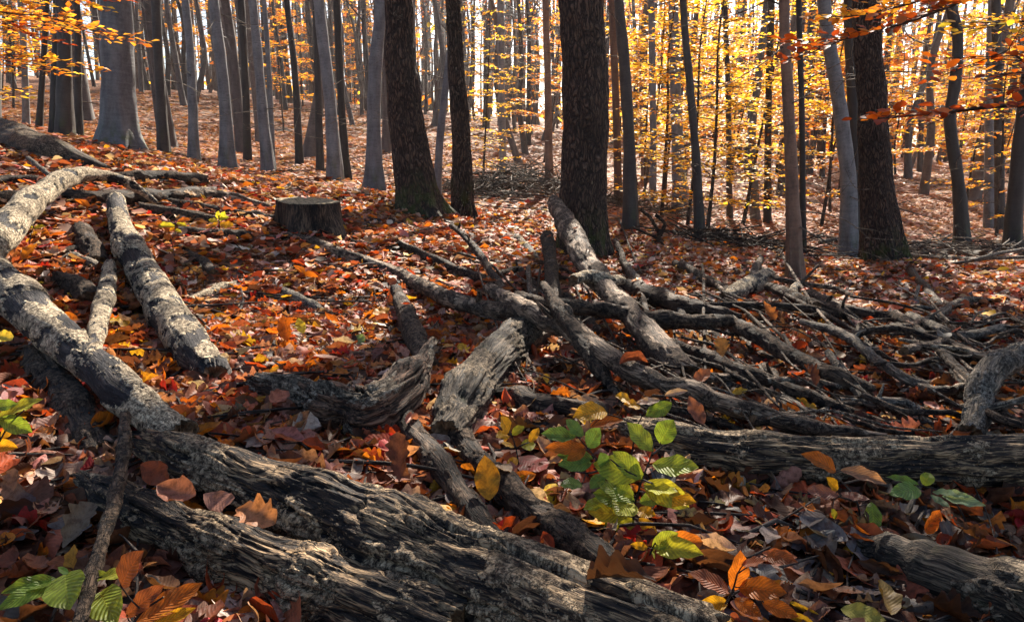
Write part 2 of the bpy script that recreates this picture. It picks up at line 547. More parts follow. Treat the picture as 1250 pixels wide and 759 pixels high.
def leaf_mat(name, veins=True, trans=.35, spec=.3, rough=.45, vk=.17, blot=1.0, vb=.18):
    n = NT(name)
    col = n.attr('Col', 'Color'); luv = n.attr('luv')
    nor = None
    if veins:
        s = n.n('ShaderNodeSeparateXYZ'); n.set(s.inputs[0], luv)
        au = n.math('ABSOLUTE', s.outputs[0])
        q = n.math('SUBTRACT', n.math('MULTIPLY', s.outputs[1], 11.0), n.math('MULTIPLY', au, 2.6))
        fr = n.math('ABSOLUTE', n.math('SUBTRACT', n.math('FRACT', q), .5))       # 0 = vein
        vein = n.math('SUBTRACT', 1.0, n.sstep(fr, .0, .17))
        mid = n.math('SUBTRACT', 1.0, n.sstep(au, .0, .09))
        vv = n.math('MAXIMUM', n.math('MULTIPLY', vein, .6), mid)
        geo = n.n('ShaderNodeNewGeometry')
        sp = n.noise(geo.outputs['Position'], 70, 5, .65)
        sp2 = n.noise(geo.outputs['Position'], 230, 3, .6)
        c2 = n.mix(n.math('MULTIPLY', n.sstep(sp, .42, .68), blot), col, n.mix(.6, col, (.05, .018, .008)))
        c2 = n.mix(n.sstep(sp2, .60, .72), c2, n.mix(.5, c2, (.03, .012, .006)))
        col = n.mix(n.math('MULTIPLY', vv, vk), n.mix(n.math('MULTIPLY', n.sstep(fr, .2, .5), vk), c2, n.mix(1.0, c2, (.62, .6, .6), 'MULTIPLY')), n.mix(1.0, c2, (1.9, 1.6, 1.2), 'MULTIPLY'))
        hgt = n.math('ADD', n.math('MULTIPLY', n.sstep(fr, 0, .5), .6), n.math('MULTIPLY', sp, .5))
        nor = n.bump(hgt, vb, .004)
    b = n.bsdf(col, rough, spec, nor)
    t = n.n('ShaderNodeBsdfTranslucent')
    tc = n.mix(1.0, col, (1.35, 1.1, .55), 'MULTIPLY')
    n.set(t.inputs['Color'], tc)
    mx = n.n('ShaderNodeMixShader'); mx.inputs[0].default_value = trans
    n.t.links.new(b.outputs[0], mx.inputs[1]); n.t.links.new(t.outputs[0], mx.inputs[2])
    return n.done(mx.outputs[0])


def ground_mat():
    n = NT('forest_floor')
    geo = n.n('ShaderNodeNewGeometry'); p = geo.outputs['Position']
    d = n.noise(p, 3.0, 3, .5, out='Color')
    w = n.n('ShaderNodeVectorMath', operation='MULTIPLY_ADD'); n.set(w.inputs[0], d); n.set(w.inputs[1], (.1, .1, .1)); n.set(w.inputs[2], p)
    cell = n.voro(w.outputs[0], 16, 'F1', 'Color'); s = n.n('ShaderNodeSeparateColor'); n.set(s.inputs[0], cell)
    lc = n.ramp(s.outputs[0], [(0, (.035, .016, .010)), (.25, (.12, .042, .018)), (.5, (.23, .085, .035)), (.72, (.33, .17, .10)), (.9, (.42, .19, .05)), (1, (.5, .34, .22))])
    big = n.noise(p, .55, 5, .6)
    soil = n.ramp(n.noise(p, 22, 6, .65), [(.3, (.008, .006, .005)), (.7, (.05, .03, .02))])
    col = n.mix(n.sstep(big, .30, .52), soil, lc)
    col = n.mix(n.sstep(n.noise(p, .9, 4, .6), .56, .70), col, n.mix(.6, col, (.09, .065, .055)))
    nor = n.bump(n.math('ADD', s.outputs[1], n.noise(p, 30, 5, .6)), .8, .04)
    return n.done(n.bsdf(col, .8, .25, nor).outputs[0])


M = dict(
    ground=ground_mat(),
    big=dead_wood('weathered_log', dark=(.011, .0105, .0115), mid=(.050, .034, .024), light=(.46, .31, .175), bark_lo=(.14, .098, .066), bark_hi=(.58, .435, .28), bias=-.012),
    pale=dead_wood('pale_peeling_bark', dark=(.009, .0095, .013), mid=(.022, .021, .024), light=(.12, .10, .085), bark_lo=(.28, .215, .15), bark_hi=(.78, .64, .44), bias=-.02),
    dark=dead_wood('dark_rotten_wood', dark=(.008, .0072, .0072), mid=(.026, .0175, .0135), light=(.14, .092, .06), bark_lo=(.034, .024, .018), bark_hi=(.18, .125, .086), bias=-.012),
    brown=dead_wood('brown_bare_wood', dark=(.022, .015, .011), mid=(.15, .10, .068), light=(.42, .30, .20), bark_lo=(.05, .034, .027), bark_hi=(.20, .145, .105)),
    grey=dead_wood('grey_bare_branch', dark=(.02, .019, .019), mid=(.09, .072, .058), light=(.31, .24, .17), bark_lo=(.09, .08, .07), bark_hi=(.36, .31, .245)),
    mossy=dead_wood('lichen_crusted_wood', dark=(.011, .0095, .009), mid=(.04, .031, .024), light=(.17, .125, .085), bark_lo=(.05, .037, .028), bark_hi=(.34, .265, .185), moss=.3, bias=-.008),
    rot=dead_wood('rotten_root_wood', dark=(.009, .0065, .0055), mid=(.075, .043, .029), light=(.25, .145, .09), bark_lo=(.10, .08, .06), bark_hi=(.44, .36, .27), cap=(.10, .06, .04)),
    cut=dead_wood('sawn_wood', cap=(.48, .37, .22)),  # stump's cut wood, its colour lightened for the sunlight on the face
    oak=oak_bark('oak_bark'),
    beech=beech_bark('beech_bark'),
    darkbark=beech_bark('dark_smooth_bark', lo=(.012, .0115, .0115), hi=(.06, .052, .047)),
    brownbark=beech_bark('brown_smooth_bark', lo=(.05, .03, .022), hi=(.26, .15, .095)),
    farbark=beech_bark('far_bark', lo=(.035, .031, .03), hi=(.14, .12, .11), moss=False, far=True),
    leaf=leaf_mat('fallen_leaf', spec=.16, rough=.52),
    litter=leaf_mat('litter_leaf', veins=False, trans=.25, spec=.12, rough=.6),
    crown=leaf_mat('crown_leaf', veins=False, trans=.6, spec=.3, rough=.5),
    green=leaf_mat('seedling_leaf', trans=.5, spec=.28, rough=.48, vk=.5, blot=.7, vb=.6),
    twig=dead_wood('twig_bark', dark=(.018, .014, .012), mid=(.05, .038, .032), light=(.12, .095, .08), bark_lo=(.05, .04, .035), bark_hi=(.16, .13, .11)),
)


# ------------------------------------------------------------------ ground sheet
def build_ground():
    rr = np.concatenate([np.geomspace(.22, 5, 200), np.geomspace(5, 320, 180)[1:]])
    a1 = np.linspace(-50, 50, 460); a2 = np.linspace(50, 310, 130)[1:-1]
    ang = np.radians(np.concatenate([a1, a2]))
    A, Q = np.meshgrid(ang, rr)
    x, y = (Q * np.sin(A)).ravel(), (Q * np.cos(A)).ravel()
    z = H(x, y)
    p = np.stack([x, y, 0 * x], -1)
    z += fbm(p * 9, 3, 21) * .012 * np.clip(1 - Q.ravel() / 12, 0, 1)
    V = np.stack([x, y, z], -1)
    na, nr = len(ang), len(rr)
    i = np.arange(nr - 1)[:, None] * na; j = np.arange(na)[None]; k = (j + 1) % na
    F = np.stack([i + j, i + na + j, i + na + k, i + k], -1).reshape(-1, 4)
    mb = MB(); mb.add(V, F)
    c = len(V); mb.n = c
    mb.v.append(np.array([[0, 0, H(0, 0)[0]]])); mb.n += 1
    mb.f.append(np.stack([np.arange(na), np.roll(np.arange(na), -1), np.full(na, c)], -1)[:, ::-1])
    o = mb.obj('ground', M['ground'])
    tag(o, kind='structure')


# ------------------------------------------------------------------ trees
ORANGE = [(.56, .22, .03), (.62, .30, .04), (.48, .14, .02), (.64, .38, .06), (.34, .10, .02)]
YELLOW = [(.74, .50, .06), (.70, .43, .05), (.76, .57, .09), (.62, .31, .03), (.56, .50, .08)]
RUST = [(.30, .055, .012), (.38, .09, .012), (.22, .04, .012), (.46, .15, .02), (.16, .03, .01)]
GOLD = [(.66, .36, .035), (.60, .27, .03), (.68, .44, .05), (.48, .15, .02), (.58, .46, .08)]
T_FAR = [leaf_template('beech', 2, 2, .25, .5), leaf_template('beech', 2, 2, -.1, -.6), leaf_template('beech', 2, 2, .4, .1)]
T_MID = [leaf_template('beech', 5, 2, .25, .6), leaf_template('beech', 5, 2, -.15, -.5, wave=.05), leaf_template('oak', 10, 2, .2, .6, wave=.04),
         leaf_template('oak', 10, 2, -.1, -.8, wave=.05), leaf_template('beech', 5, 2, .5, 1.1)]


def flare_disp(rbase, fl, kind, seed, nroot=6, hfl=.35):
    ph = seed * 1.7

    def f(lp, r, s, L):
        th = np.arctan2(lp[:, 1], lp[:, 0])
        k = np.exp(-s / hfl)
        root = .5 + .5 * np.cos(th * nroot + ph + .8 * np.sin(th + ph))
        off = r * fl * k * (.35 + 1.1 * root ** 2)
        if kind == 'oak':
            q = np.stack([lp[:, 0] * 26, lp[:, 1] * 26, lp[:, 2] * 3.2], -1)
            off += (ridged(q, 3, 5) - .6) * .016 + fbm(lp * 3, 2, 9) * .02
        else:
            off += fbm(lp * np.array([5, 5, 2.5]), 3, 9 + int(seed)) * r * .16
        return off, np.zeros(len(r))
    return f


def limbs(mb, path, r, h0, n, rg, segs=6, spread=1.0, sub=3, size=1.0):
    """limbs off a trunk path above height h0; returns crown points"""
    tips = []
    z = path[:, 2] - path[0, 2]
    ok = np.nonzero(z > h0)[0]
    if len(ok) < 3:
        return np.zeros((0, 3))
    for q in range(n):
        i = ok[int((q + rg.random()) / n * (len(ok) - 1))]
        az = q * 2.4 + rg.random() * 1.2
        up = .25 + .9 * rg.random()
        ln = (1.2 + 2.4 * rg.random()) * size * (1.15 - .6 * (z[i] - h0) / (z[-1] - h0 + 1e-6))
        d = np.array([math.cos(az) * spread, math.sin(az) * spread, up]); d /= np.linalg.norm(d)
        p0 = path[i]; r0 = max(.012, r[i] * (.28 + .2 * rg.random()))
        p1 = p0 + d * ln * .5 + rg.normal(0, .1, 3); p2 = p0 + d * ln + np.array([0, 0, .25 * ln]) + rg.normal(0, .18, 3)
        tube(mb, [p0, p1, p2], [r0, r0 * .65, r0 * .25], segs, .35, caps=(False, False), seed=q)
        for k in range(sub):
            t = .35 + .6 * rg.random()
            b = p0 + (p2 - p0) * t
            az2 = az + rg.choice([-1, 1]) * (.5 + .6 * rg.random())
            e = b + np.array([math.cos(az2), math.sin(az2), .3 + .5 * rg.random()]) * ln * .45
            tube(mb, [b, (b + e) / 2 + rg.normal(0, .06, 3), e], [r0 * .4, r0 * .28, r0 * .1], 4, .4, caps=(False, False), seed=k)
            tips += [b, (b + e) / 2, e]
        tips += [p1, p2]
    return np.array(tips)


def crown(tips, n, size, pal, rg, spread=.55, name='crown', parent=None):
    mb = MB()
    i = rg.integers(0, len(tips), n)
    pos = tips[i] + rg.normal(0, spread, (n, 3)) * np.array([1, 1, .6])
    nr = np.stack([rg.normal(0, .5, n), rg.normal(0, .5, n), np.ones(n)], -1)
    Rm = orient(nr, rg.random(n) * 6.28)
    batch(mb, T_FAR, pos, Rm, size * (.6 + .8 * rg.random(n)), pick(pal, [1] * len(pal), n))
    return mb.obj(name, M['crown'], parent)


def spray(lm, tm, base, d, ln, rg, leaf=.07, pal=YELLOW, gap=1.0, tpl=None, side=.40, thick=.008, droop=.12, store=None):
    """a beech branch carrying its leaves in one near-level plane"""
    d = np.array(d, float); d /= np.linalg.norm(d)
    t = np.linspace(0, 1, 6)
    wob = rg.normal(0, .03 * ln, (6, 3)) * t[:, None]
    pts = base + d * (t * ln)[:, None] - np.array([0, 0, droop * ln]) * (t ** 2)[:, None] + wob
    tube(tm, pts, thick * (1.05 - t), 5, .12, caps=(False, False), seed=int(rg.integers(99)))
    pos, nrm, yaw, siz = [], [], [], []
    ns = max(3, int(ln / .13))
    az0 = math.atan2(d[1], d[0])
    for k in range(ns):
        tt = .12 + .86 * (k + rg.random() * .6) / ns
        b = np.array([np.interp(tt, t, pts[:, q]) for q in range(3)])
        sg = 1 if k % 2 else -1
        az = az0 + sg * (.75 + .35 * rg.random())
        l2 = ln * side * (1.08 - tt) * (.7 + .6 * rg.random()) + .08
        dd = np.array([math.cos(az), math.sin(az), rg.normal(0, .06)])
        e = b + dd * l2 - np.array([0, 0, .1 * l2])
        tube(tm, [b, (b + e) / 2, e], [thick * .45, thick * .3, thick * .15], 4, .2, caps=(False, False), seed=k)
        nl = max(2, int(l2 / (leaf * .62 * gap)))
        for j in range(nl + 1):
            u = (j + .3) / (nl + .3)
            a2 = az + (1 if j % 2 else -1) * (.75 + rg.normal(0, .2)) * (0 if j == nl else 1)
            pos.append(b + (e - b) * u); yaw.append(a2)
            nrm.append((rg.normal(0, .24), rg.normal(0, .24), 1)); siz.append(leaf * (.65 + .6 * rg.random()))
    pos = np.array(pos); nrm = np.array(nrm)
    Rm = orient(nrm, np.array(yaw))
    batch(lm, tpl or T_FAR, pos, Rm, np.array(siz), pick(pal, [4, 3, 2, 2, 1], len(pos)))


LIMIT = 16.0


def make_tree(name, label, cat, pts, rpx, kind, group=None, H_top=11.5, fl=.2, crown_n=160, crown_pal=ORANGE, h0=5.5, segs=None, seed=1, dead=0, nroot=6, hfl=.35):
    """pts: [(px, py)...] from the base upward at one distance; first is (px, py, distance)"""
    px, py, D = pts[0]
    base = at_depth(px, py, D)
    base[2] = H(base[0], base[1])[0] - .04
    rp = rpx if isinstance(rpx, (list, tuple)) else [rpx * 1.12] + [rpx] * (len(pts) - 1)
    ctl = [base]; rad = []
    for (qx, qy) in pts[1:]:
        ctl.append(at_depth(qx, qy, D + .0))
    ctl = np.array(ctl)
    for c, q in zip(ctl, rp):
        rad.append(q * depth(c) / FPX)
    # carry on above the frame, straightening
    d = ctl[-1] - ctl[-2]; d /= np.linalg.norm(d)
    z0 = ctl[-1][2]; top = base[2] + H_top
    rg = np.random.default_rng(seed * 13 + 5)
    p = ctl[-1].copy(); ext = [] ; er = []
    for k in range(4):
        d = d * .6 + np.array([rg.normal(0, .04), rg.normal(0, .04), 1]) * .4; d /= np.linalg.norm(d)
        p = p + d * (top - z0) / 4 / max(.4, d[2])
        ext.append(p.copy()); er.append(rad[-1] * (1 - (k + 1) / 4 * .82))
    ctl = np.concatenate([ctl, ext]); rad = np.array(rad + er)
    root = empty(name, base)
    mb = MB()
    near = D < 8.5
    sg = segs or (96 if near else 40 if D < 12 else 20)
    C, r, T = tube(mb, ctl - base, rad, sg, .035 if near else .09 if D < 12 else .2, flare_disp(rad[0], fl, 'oak' if kind == 'oak' else 'b', seed, nroot, hfl), caps=(False, True), seed=0)
    tips = limbs(mb, C, r, h0, 7, rg, 6, size=1.0, sub=2)
    mat = {'oak': 'oak', 'beech': 'beech', 'dark': 'darkbark', 'brown': 'brownbark'}[kind]
    mb.obj('trunk', M[mat], root)
    if len(tips) and crown_n:
        crown(tips, crown_n, .13, crown_pal, rg, parent=root)
    if not dead and D < 14.5 and kind != 'oak':
        dead = 3
    for k in range(dead):
        zz = .5 + rg.random() * 2.6
        i = int(np.argmin(np.abs(C[:, 2] - zz)))
        az = rg.random() * 6.28; ln = .4 + rg.random() * .9
        dd = np.array([math.cos(az), math.sin(az), rg.normal(-.05, .2)])
        b = C[i] + dd * r[i] * .6
        bm = MB()
        q1 = b + dd * ln * .5 + rg.normal(0, .05, 3); q2 = b + dd * ln + rg.normal(0, .12, 3)
        tube(bm, [b, q1, q2], [.008, .005, .002], 5, .06, caps=(False, False), seed=k)
        for s in range(3):
            c = q1 + (q2 - q1) * rg.random(); f = c + (dd + rg.normal(0, .6, 3)) * ln * .3
            tube(bm, [c, (c + f) / 2 + rg.normal(0, .02, 3), f], [.003, .002, .001], 4, .08, caps=(False, False))
        bm.obj('branch', M['grey'], root)
    tag(root, label, cat, group)
    return root


NEAR_TREES = [
    # name, label, points, radius px, kind, extras
    ('beech_tree', 'broad smooth grey beech trunk with mossy flared roots behind the curved pale branch', [(147, 181, 8.8), (145, 140), (143, 70), (142, 0)], [25, 19.5, 18, 17], 'beech', dict(fl=.30, hfl=.2, segs=72)),
    ('tree', 'narrow dark trunk pressed against a thicker one beside the big grey beech', [(66, 165, 11.2), (68, 80), (70, 0)], [6, 5, 4.5], 'dark', {}),
    ('tree', 'mid sized dark trunk with rusty low foliage just beside the big grey beech', [(79, 168, 11), (79, 80), (76, 0)], [10, 8, 7.5], 'dark', {}),
    ('tree', 'thin straight dark trunk between the thick dark pair and the big grey beech', [(96, 171, 12), (95, 90), (93, 0)], [5, 4, 4], 'dark', {}),
    ('tree', 'thin grey trunk standing behind the half buried dark log by yellow leaves', [(32, 155, 13.5), (30, 80), (25, 0)], 3.6, 'beech', {}),
    ('tree', 'slim crooked dark trunk between the thin grey one and the dark pair', [(48, 160, 12.5), (52, 90), (57, 0)], 3.2, 'dark', {}),
    ('tree', 'dark slightly wavy trunk next after the big grey beech', [(200, 189, 10), (196, 110), (193, 60), (190, 0)], [7, 5.5, 5.5, 5.5], 'dark', {}),
    ('beech_tree', 'slender grey beech bowing gently, second after the big beech', [(237, 192, 11.5), (234, 100), (231, 50), (226, 0)], [6.5, 5, 4.7, 4.5], 'beech', {}),
    ('beech_tree', 'bowed grey beech with bright rim and root flare sweeping to one side', [(278, 202, 11), (275, 130), (268, 60), (259, -10)], [9, 7, 6.5, 6], 'beech', dict(fl=.45)),
    ('tree', 'straight thin dark trunk right behind the bowed grey beech', [(302, 191, 13), (299, 90), (294, 0)], 4.3, 'dark', {}),
    ('beech_tree', 'smooth grey beech leaning, with a thinner twin stem at its back', [(328, 209, 11), (322, 150), (316, 80), (308, 0)], [8, 6.2, 5.6, 5], 'beech', {}),
    ('tree', 'thin grey stem hidden behind the smooth leaning beech', [(333, 206, 11.6), (329, 100), (322, 0)], 3, 'beech', {}),
    ('tree', 'dark thin trunk standing on the open leaf slope with broad foot', [(366, 203, 13), (360, 90), (350, 0)], [5, 4, 3.6], 'dark', {}),
    ('tree', 'dark trunk touching the back of the pale leaning beech', [(391, 211, 12), (388, 100), (385, 0)], 4.2, 'dark', {}),
    ('beech_tree', 'pale blue grey beech leaning, bare and smooth, between two dark trunks', [(409, 218, 10.5), (405, 150), (399, 90), (389, 0)], [9, 7.5, 7, 6.5], 'beech', {}),
    ('tree', 'dark trunk hugging the far side of the pale leaning beech', [(424, 221, 11), (418, 150), (414, 70), (411, 0)], [5.5, 4.6, 4.5, 4.5], 'dark', {}),
    ('beech_tree', 'ringed grey beech with dark collars, beside the brown oak', [(457, 231, 10), (456, 150), (459, 70), (465, 0)], [11, 8.3, 8, 7.5], 'beech', dict(fl=.5)),
    ('oak_tree', 'leaning brown oak trunk with mossy spreading root behind the stump', [(512, 264, 7.2), (505, 210), (497, 150), (489, 70), (486, -10)], [25, 22.5, 21, 18.5, 17], 'oak', dict(fl=.6, nroot=5, hfl=.2, seed=4)),
    ('tree', 'thin pale curved stem between the two leaning oaks', [(532, 243, 9.2), (538, 160), (547, 80), (556, 0)], [5, 4.5, 4, 3.5], 'beech', {}),
    ('oak_tree', 'slimmer dark oak trunk, straight, one step behind the leaning brown oak', [(565, 264, 8.1), (564, 200), (562, 140), (556, 70), (553, -10)], [13, 11, 11, 10, 9.3], 'oak', dict(fl=.3, seed=5)),
    ('beech_tree', 'pale double stemmed beech by the grey brush heap', [(614, 211, 16), (612, 100), (611, 0)], 4.2, 'beech', {}),
    ('tree', 'brownish straight pole trunk behind the brush heap, close to the thick oak', [(671, 241, 11.5), (669, 120), (666, 0)], [5.5, 4.3, 4], 'brown', {}),
    ('oak_tree', 'thickest oak with black furrowed bark above the leaning broken log', [(711, 307, 7.0), (711, 250), (714, 190), (715, 120), (712, 60), (709, -10)], [31, 28, 27.5, 28, 27.5, 27], 'oak', dict(fl=.22, seed=7, nroot=7, hfl=.22)),
    ('tree', 'light brown thin trunk in the shade beside the thickest oak', [(755, 262, 12), (752, 130), (747, 0)], 4.5, 'brown', {}),
    ('oak_tree', 'dark leaning trunk with rusty leaves just past the thickest oak', [(770, 280, 9.5), (768, 180), (763, 90), (755, -5)], [9.5, 7.5, 6.8, 6.2], 'dark', dict(seed=9)),
    ('tree', 'grey forked trunk among yellow leaves', [(797, 247, 15), (797, 130), (795, 0)], 4, 'beech', dict(h0=3.2)),
    ('beech_tree', 'grey beech with broad foot half hidden by yellow sprays', [(831, 257, 13.5), (826, 150), (822, 0)], [9, 6.8, 6], 'beech', dict(fl=.5)),
    ('tree', 'thin near black trunk rising through the yellow sapling leaves', [(855, 293, 9), (850, 200), (842, 100), (834, 0)], [6.5, 5.2, 4.6, 4.2], 'dark', {}),
    ('tree', 'thin dark trunk behind the yellow sapling', [(891, 264, 14), (889, 120), (885, 0)], 3.2, 'dark', {}),
    ('tree', 'grey trunk that forks high, first of a close pair', [(922, 268, 13.5), (918, 170), (925, 100), (935, 10)], [6, 4.6, 4.5, 4], 'beech', dict(h0=3.0)),
    ('tree', 'dark trunk, second of a close pair past the yellow sapling', [(937, 269, 13), (938, 130), (942, 0)], 4, 'dark', {}),
    ('spruce_pole_tree', 'slender reddish brown trunk standing inside the heap of branches', [(971, 343, 6.2), (968, 260), (962, 120), (957, -10)], [9.5, 7.8, 6.8, 6], 'brown', dict(dead=9, fl=.35)),
    ('tree', 'thin dark trunk right behind the slender reddish brown one', [(981, 300, 9.2), (979, 150), (975, 0)], 3.4, 'dark', {}),
    ('beech_tree', 'leaning grey trunk with orange leaf tufts beside the black oak', [(1036, 313, 9.5), (1035, 220), (1022, 110), (1007, 10)], [11, 9, 8.2, 7.5], 'beech', dict(dead=5, fl=.3)),
    ('oak_tree', 'near black oak with mossy foot and pale dead twigs', [(1079, 327, 8.0), (1070, 220), (1063, 110), (1057, -10)], [24, 18.5, 16.5, 15], 'oak', dict(fl=.35, dead=8, seed=12, hfl=.3)),
    ('tree', 'dark trunk showing between the grey leaner and the black oak', [(1046, 285, 11.5), (1041, 150), (1036, 0)], 6, 'dark', {}),
    ('tree', 'curving dark trunk bending back and forth above the grey fallen poles', [(1174, 303, 10.5), (1171, 235), (1160, 150), (1166, 100), (1169, 45), (1158, -10)], [9, 7, 6.5, 6.5, 6.2, 6], 'dark', {}),
    ('tree', 'grey blue trunk behind the leaning black stem', [(1205, 296, 13.5), (1208, 150), (1212, 0)], 5, 'beech', {}),
    ('tree', 'dark straight trunk touching the leaning black stem', [(1220, 293, 13), (1219, 150), (1216, 0)], 5, 'dark', {}),
    ('tree', 'black stem leaning outward past the grey fallen poles', [(1236, 309, 9), (1241, 220), (1250, 130), (1262, 40)], [10, 8, 7.2, 7], 'dark', {}),
]


def build_near_trees():
    for k, (nm, lab, pts, rp, kind, kw) in enumerate(NEAR_TREES):
        kw = dict(kw); kw.setdefault('seed', k + 20)
        kw.setdefault('crown_pal', [ORANGE, GOLD, RUST][k % 3])
        if pts[0][0] > 850 and pts[0][2] > 8.5 and pts[0][0] < 1100:
            kw.setdefault('crown_n', 750); kw['h0'] = 4.6  # crowns above the frame, thickened to throw shade on the branch heap
        make_tree(nm, lab, 'tree', pts, rp, kind, None, **kw)


def build_far_trees():
    """trunk templates, copied over the slope behind"""
    protos = []
    g = 'bare trunks across the far slope'
    lab = 'slender bare trunk among the many on the sunlit far slope'
    for k in range(7):
        rg = np.random.default_rng(300 + k)
        root = empty('forest_tree', (0, 0, 0)); tag(root, lab, 'tree', g)
        mb = MB(); hh = 11 + rg.random() * 4; r0 = .07 + .08 * rg.random()
        n = 7; z = np.linspace(0, hh, n)
        p = np.stack([np.cumsum(rg.normal(0, .16, n)), np.cumsum(rg.normal(0, .16, n)), z], -1); p[0] = 0
        C, r, T = tube(mb, p, r0 * (1.12 - .95 * z / hh), 9, .5, flare_disp(r0, .3, 'b', k), caps=(False, False), seed=0)
        tips = limbs(mb, C, r, 4.0 + 3 * rg.random(), 9, rg, 5, size=.9, sub=2)
        for q in range(22):
            i = int(np.argmin(np.abs(C[:, 2] - rg.uniform(1.5, 8)))); az = rg.random() * 6.28; l = rg.uniform(.5, 1.6)
            d = np.array([math.cos(az), math.sin(az), rg.uniform(-.1, .5)]); e = C[i] + d * l + rg.normal(0, .1, 3)
            tube(mb, [C[i], (C[i] + e) / 2 + rg.normal(0, .06, 3), e], [.012, .008, .004], 4, .3, caps=(False, False))
            for _ in range(3):
                b = C[i] + (e - C[i]) * rg.uniform(.3, .9); f = b + (d + rg.normal(0, .7, 3)) * l * .35
                tube(mb, [b, (b + f) / 2, f], [.006, .005, .003], 3, .4, caps=(False, False))
        mb.obj('trunk', M['farbark'], root)
        crown(tips, 140, .20, [ORANGE, GOLD, RUST, YELLOW][k % 4], rg, .6, parent=root)
        protos.append(root)
    taken = []
    cnt = 0
    rg = np.random.default_rng(5)
    tries = 0
    while cnt < 205 and tries < 4000:
        tries += 1
        a = rg.uniform(-40, 40); d = 15 + 47 * rg.random() ** .8
        if cnt > 140: a = rg.uniform(-34, 6); d = rg.uniform(36, 64)
        x, y = d * math.sin(R(a)), d * math.cos(R(a))
        px = 625 + FPX * x / y
        if d < 21 and px > 540: continue
        if any((x - u) ** 2 + (y - v) ** 2 < (1.1 + d * .02) ** 2 for u, v in taken): continue
        taken.append((x, y))
        pr = protos[int(rg.integers(len(protos)))]
        if pr.get('used'):
            o = pr.copy(); COL.objects.link(o)
            for ch in pr.children:
                if ch.name.startswith(('trunk', 'crown')):
                    c = ch.copy(); COL.objects.link(c); c.parent = o
        else:
            o = pr; o['used'] = 1
        o.location = (x, y, H(x, y)[0] - .05)
        s = rg.uniform(.8, 1.25)
        o.rotation_euler = (rg.normal(0, .025), rg.normal(0, .025), rg.random() * 6.28); o.scale = (s, s, rg.uniform(.9, 1.15))
        cnt += 1
    for o in bpy.data.objects:
        if 'used' in o: del o['used']


def make_sapling(hh, n_br, ln, pal, leaf, seed, trunk_r=.028, low=.35, gap=1.0, name='young_beech'):
    rg = np.random.default_rng(seed)
    root = empty(name, (0, 0, 0))
    tm, bm, lm = MB(), MB(), MB()
    z = np.linspace(0, hh, 6)
    p = np.stack([np.cumsum(rg.normal(0, .05, 6)), np.cumsum(rg.normal(0, .05, 6)), z], -1); p[0] = 0
    tube(tm, p, trunk_r * (1.1 - z / hh), 8, .15, flare_disp(trunk_r, .2, 'b', seed), caps=(False, False), seed=0)
    for k in range(n_br):
        zz = hh * (low / hh + (1 - low / hh) * (k + rg.random()) / n_br)
        b = np.array([np.interp(zz, z, p[:, q]) for q in range(3)])
        az = k * 2.4 + rg.normal(0, .3)
        l = ln * (1.1 - .65 * zz / hh) * (.7 + .5 * rg.random())
        spray(lm, bm, b, (math.cos(az), math.sin(az), .18 + rg.normal(0, .08)), l, rg, leaf, pal, gap)
    tm.obj('trunk', M['twig'], root); bm.obj('branches', M['twig'], root); lm.obj('foliage', M['crown'], root)
    return root


def copy_tree(pr):
    o = pr.copy(); COL.objects.link(o)
    for ch in list(pr.children):
        c = ch.copy(); COL.objects.link(c); c.parent = o
    return o


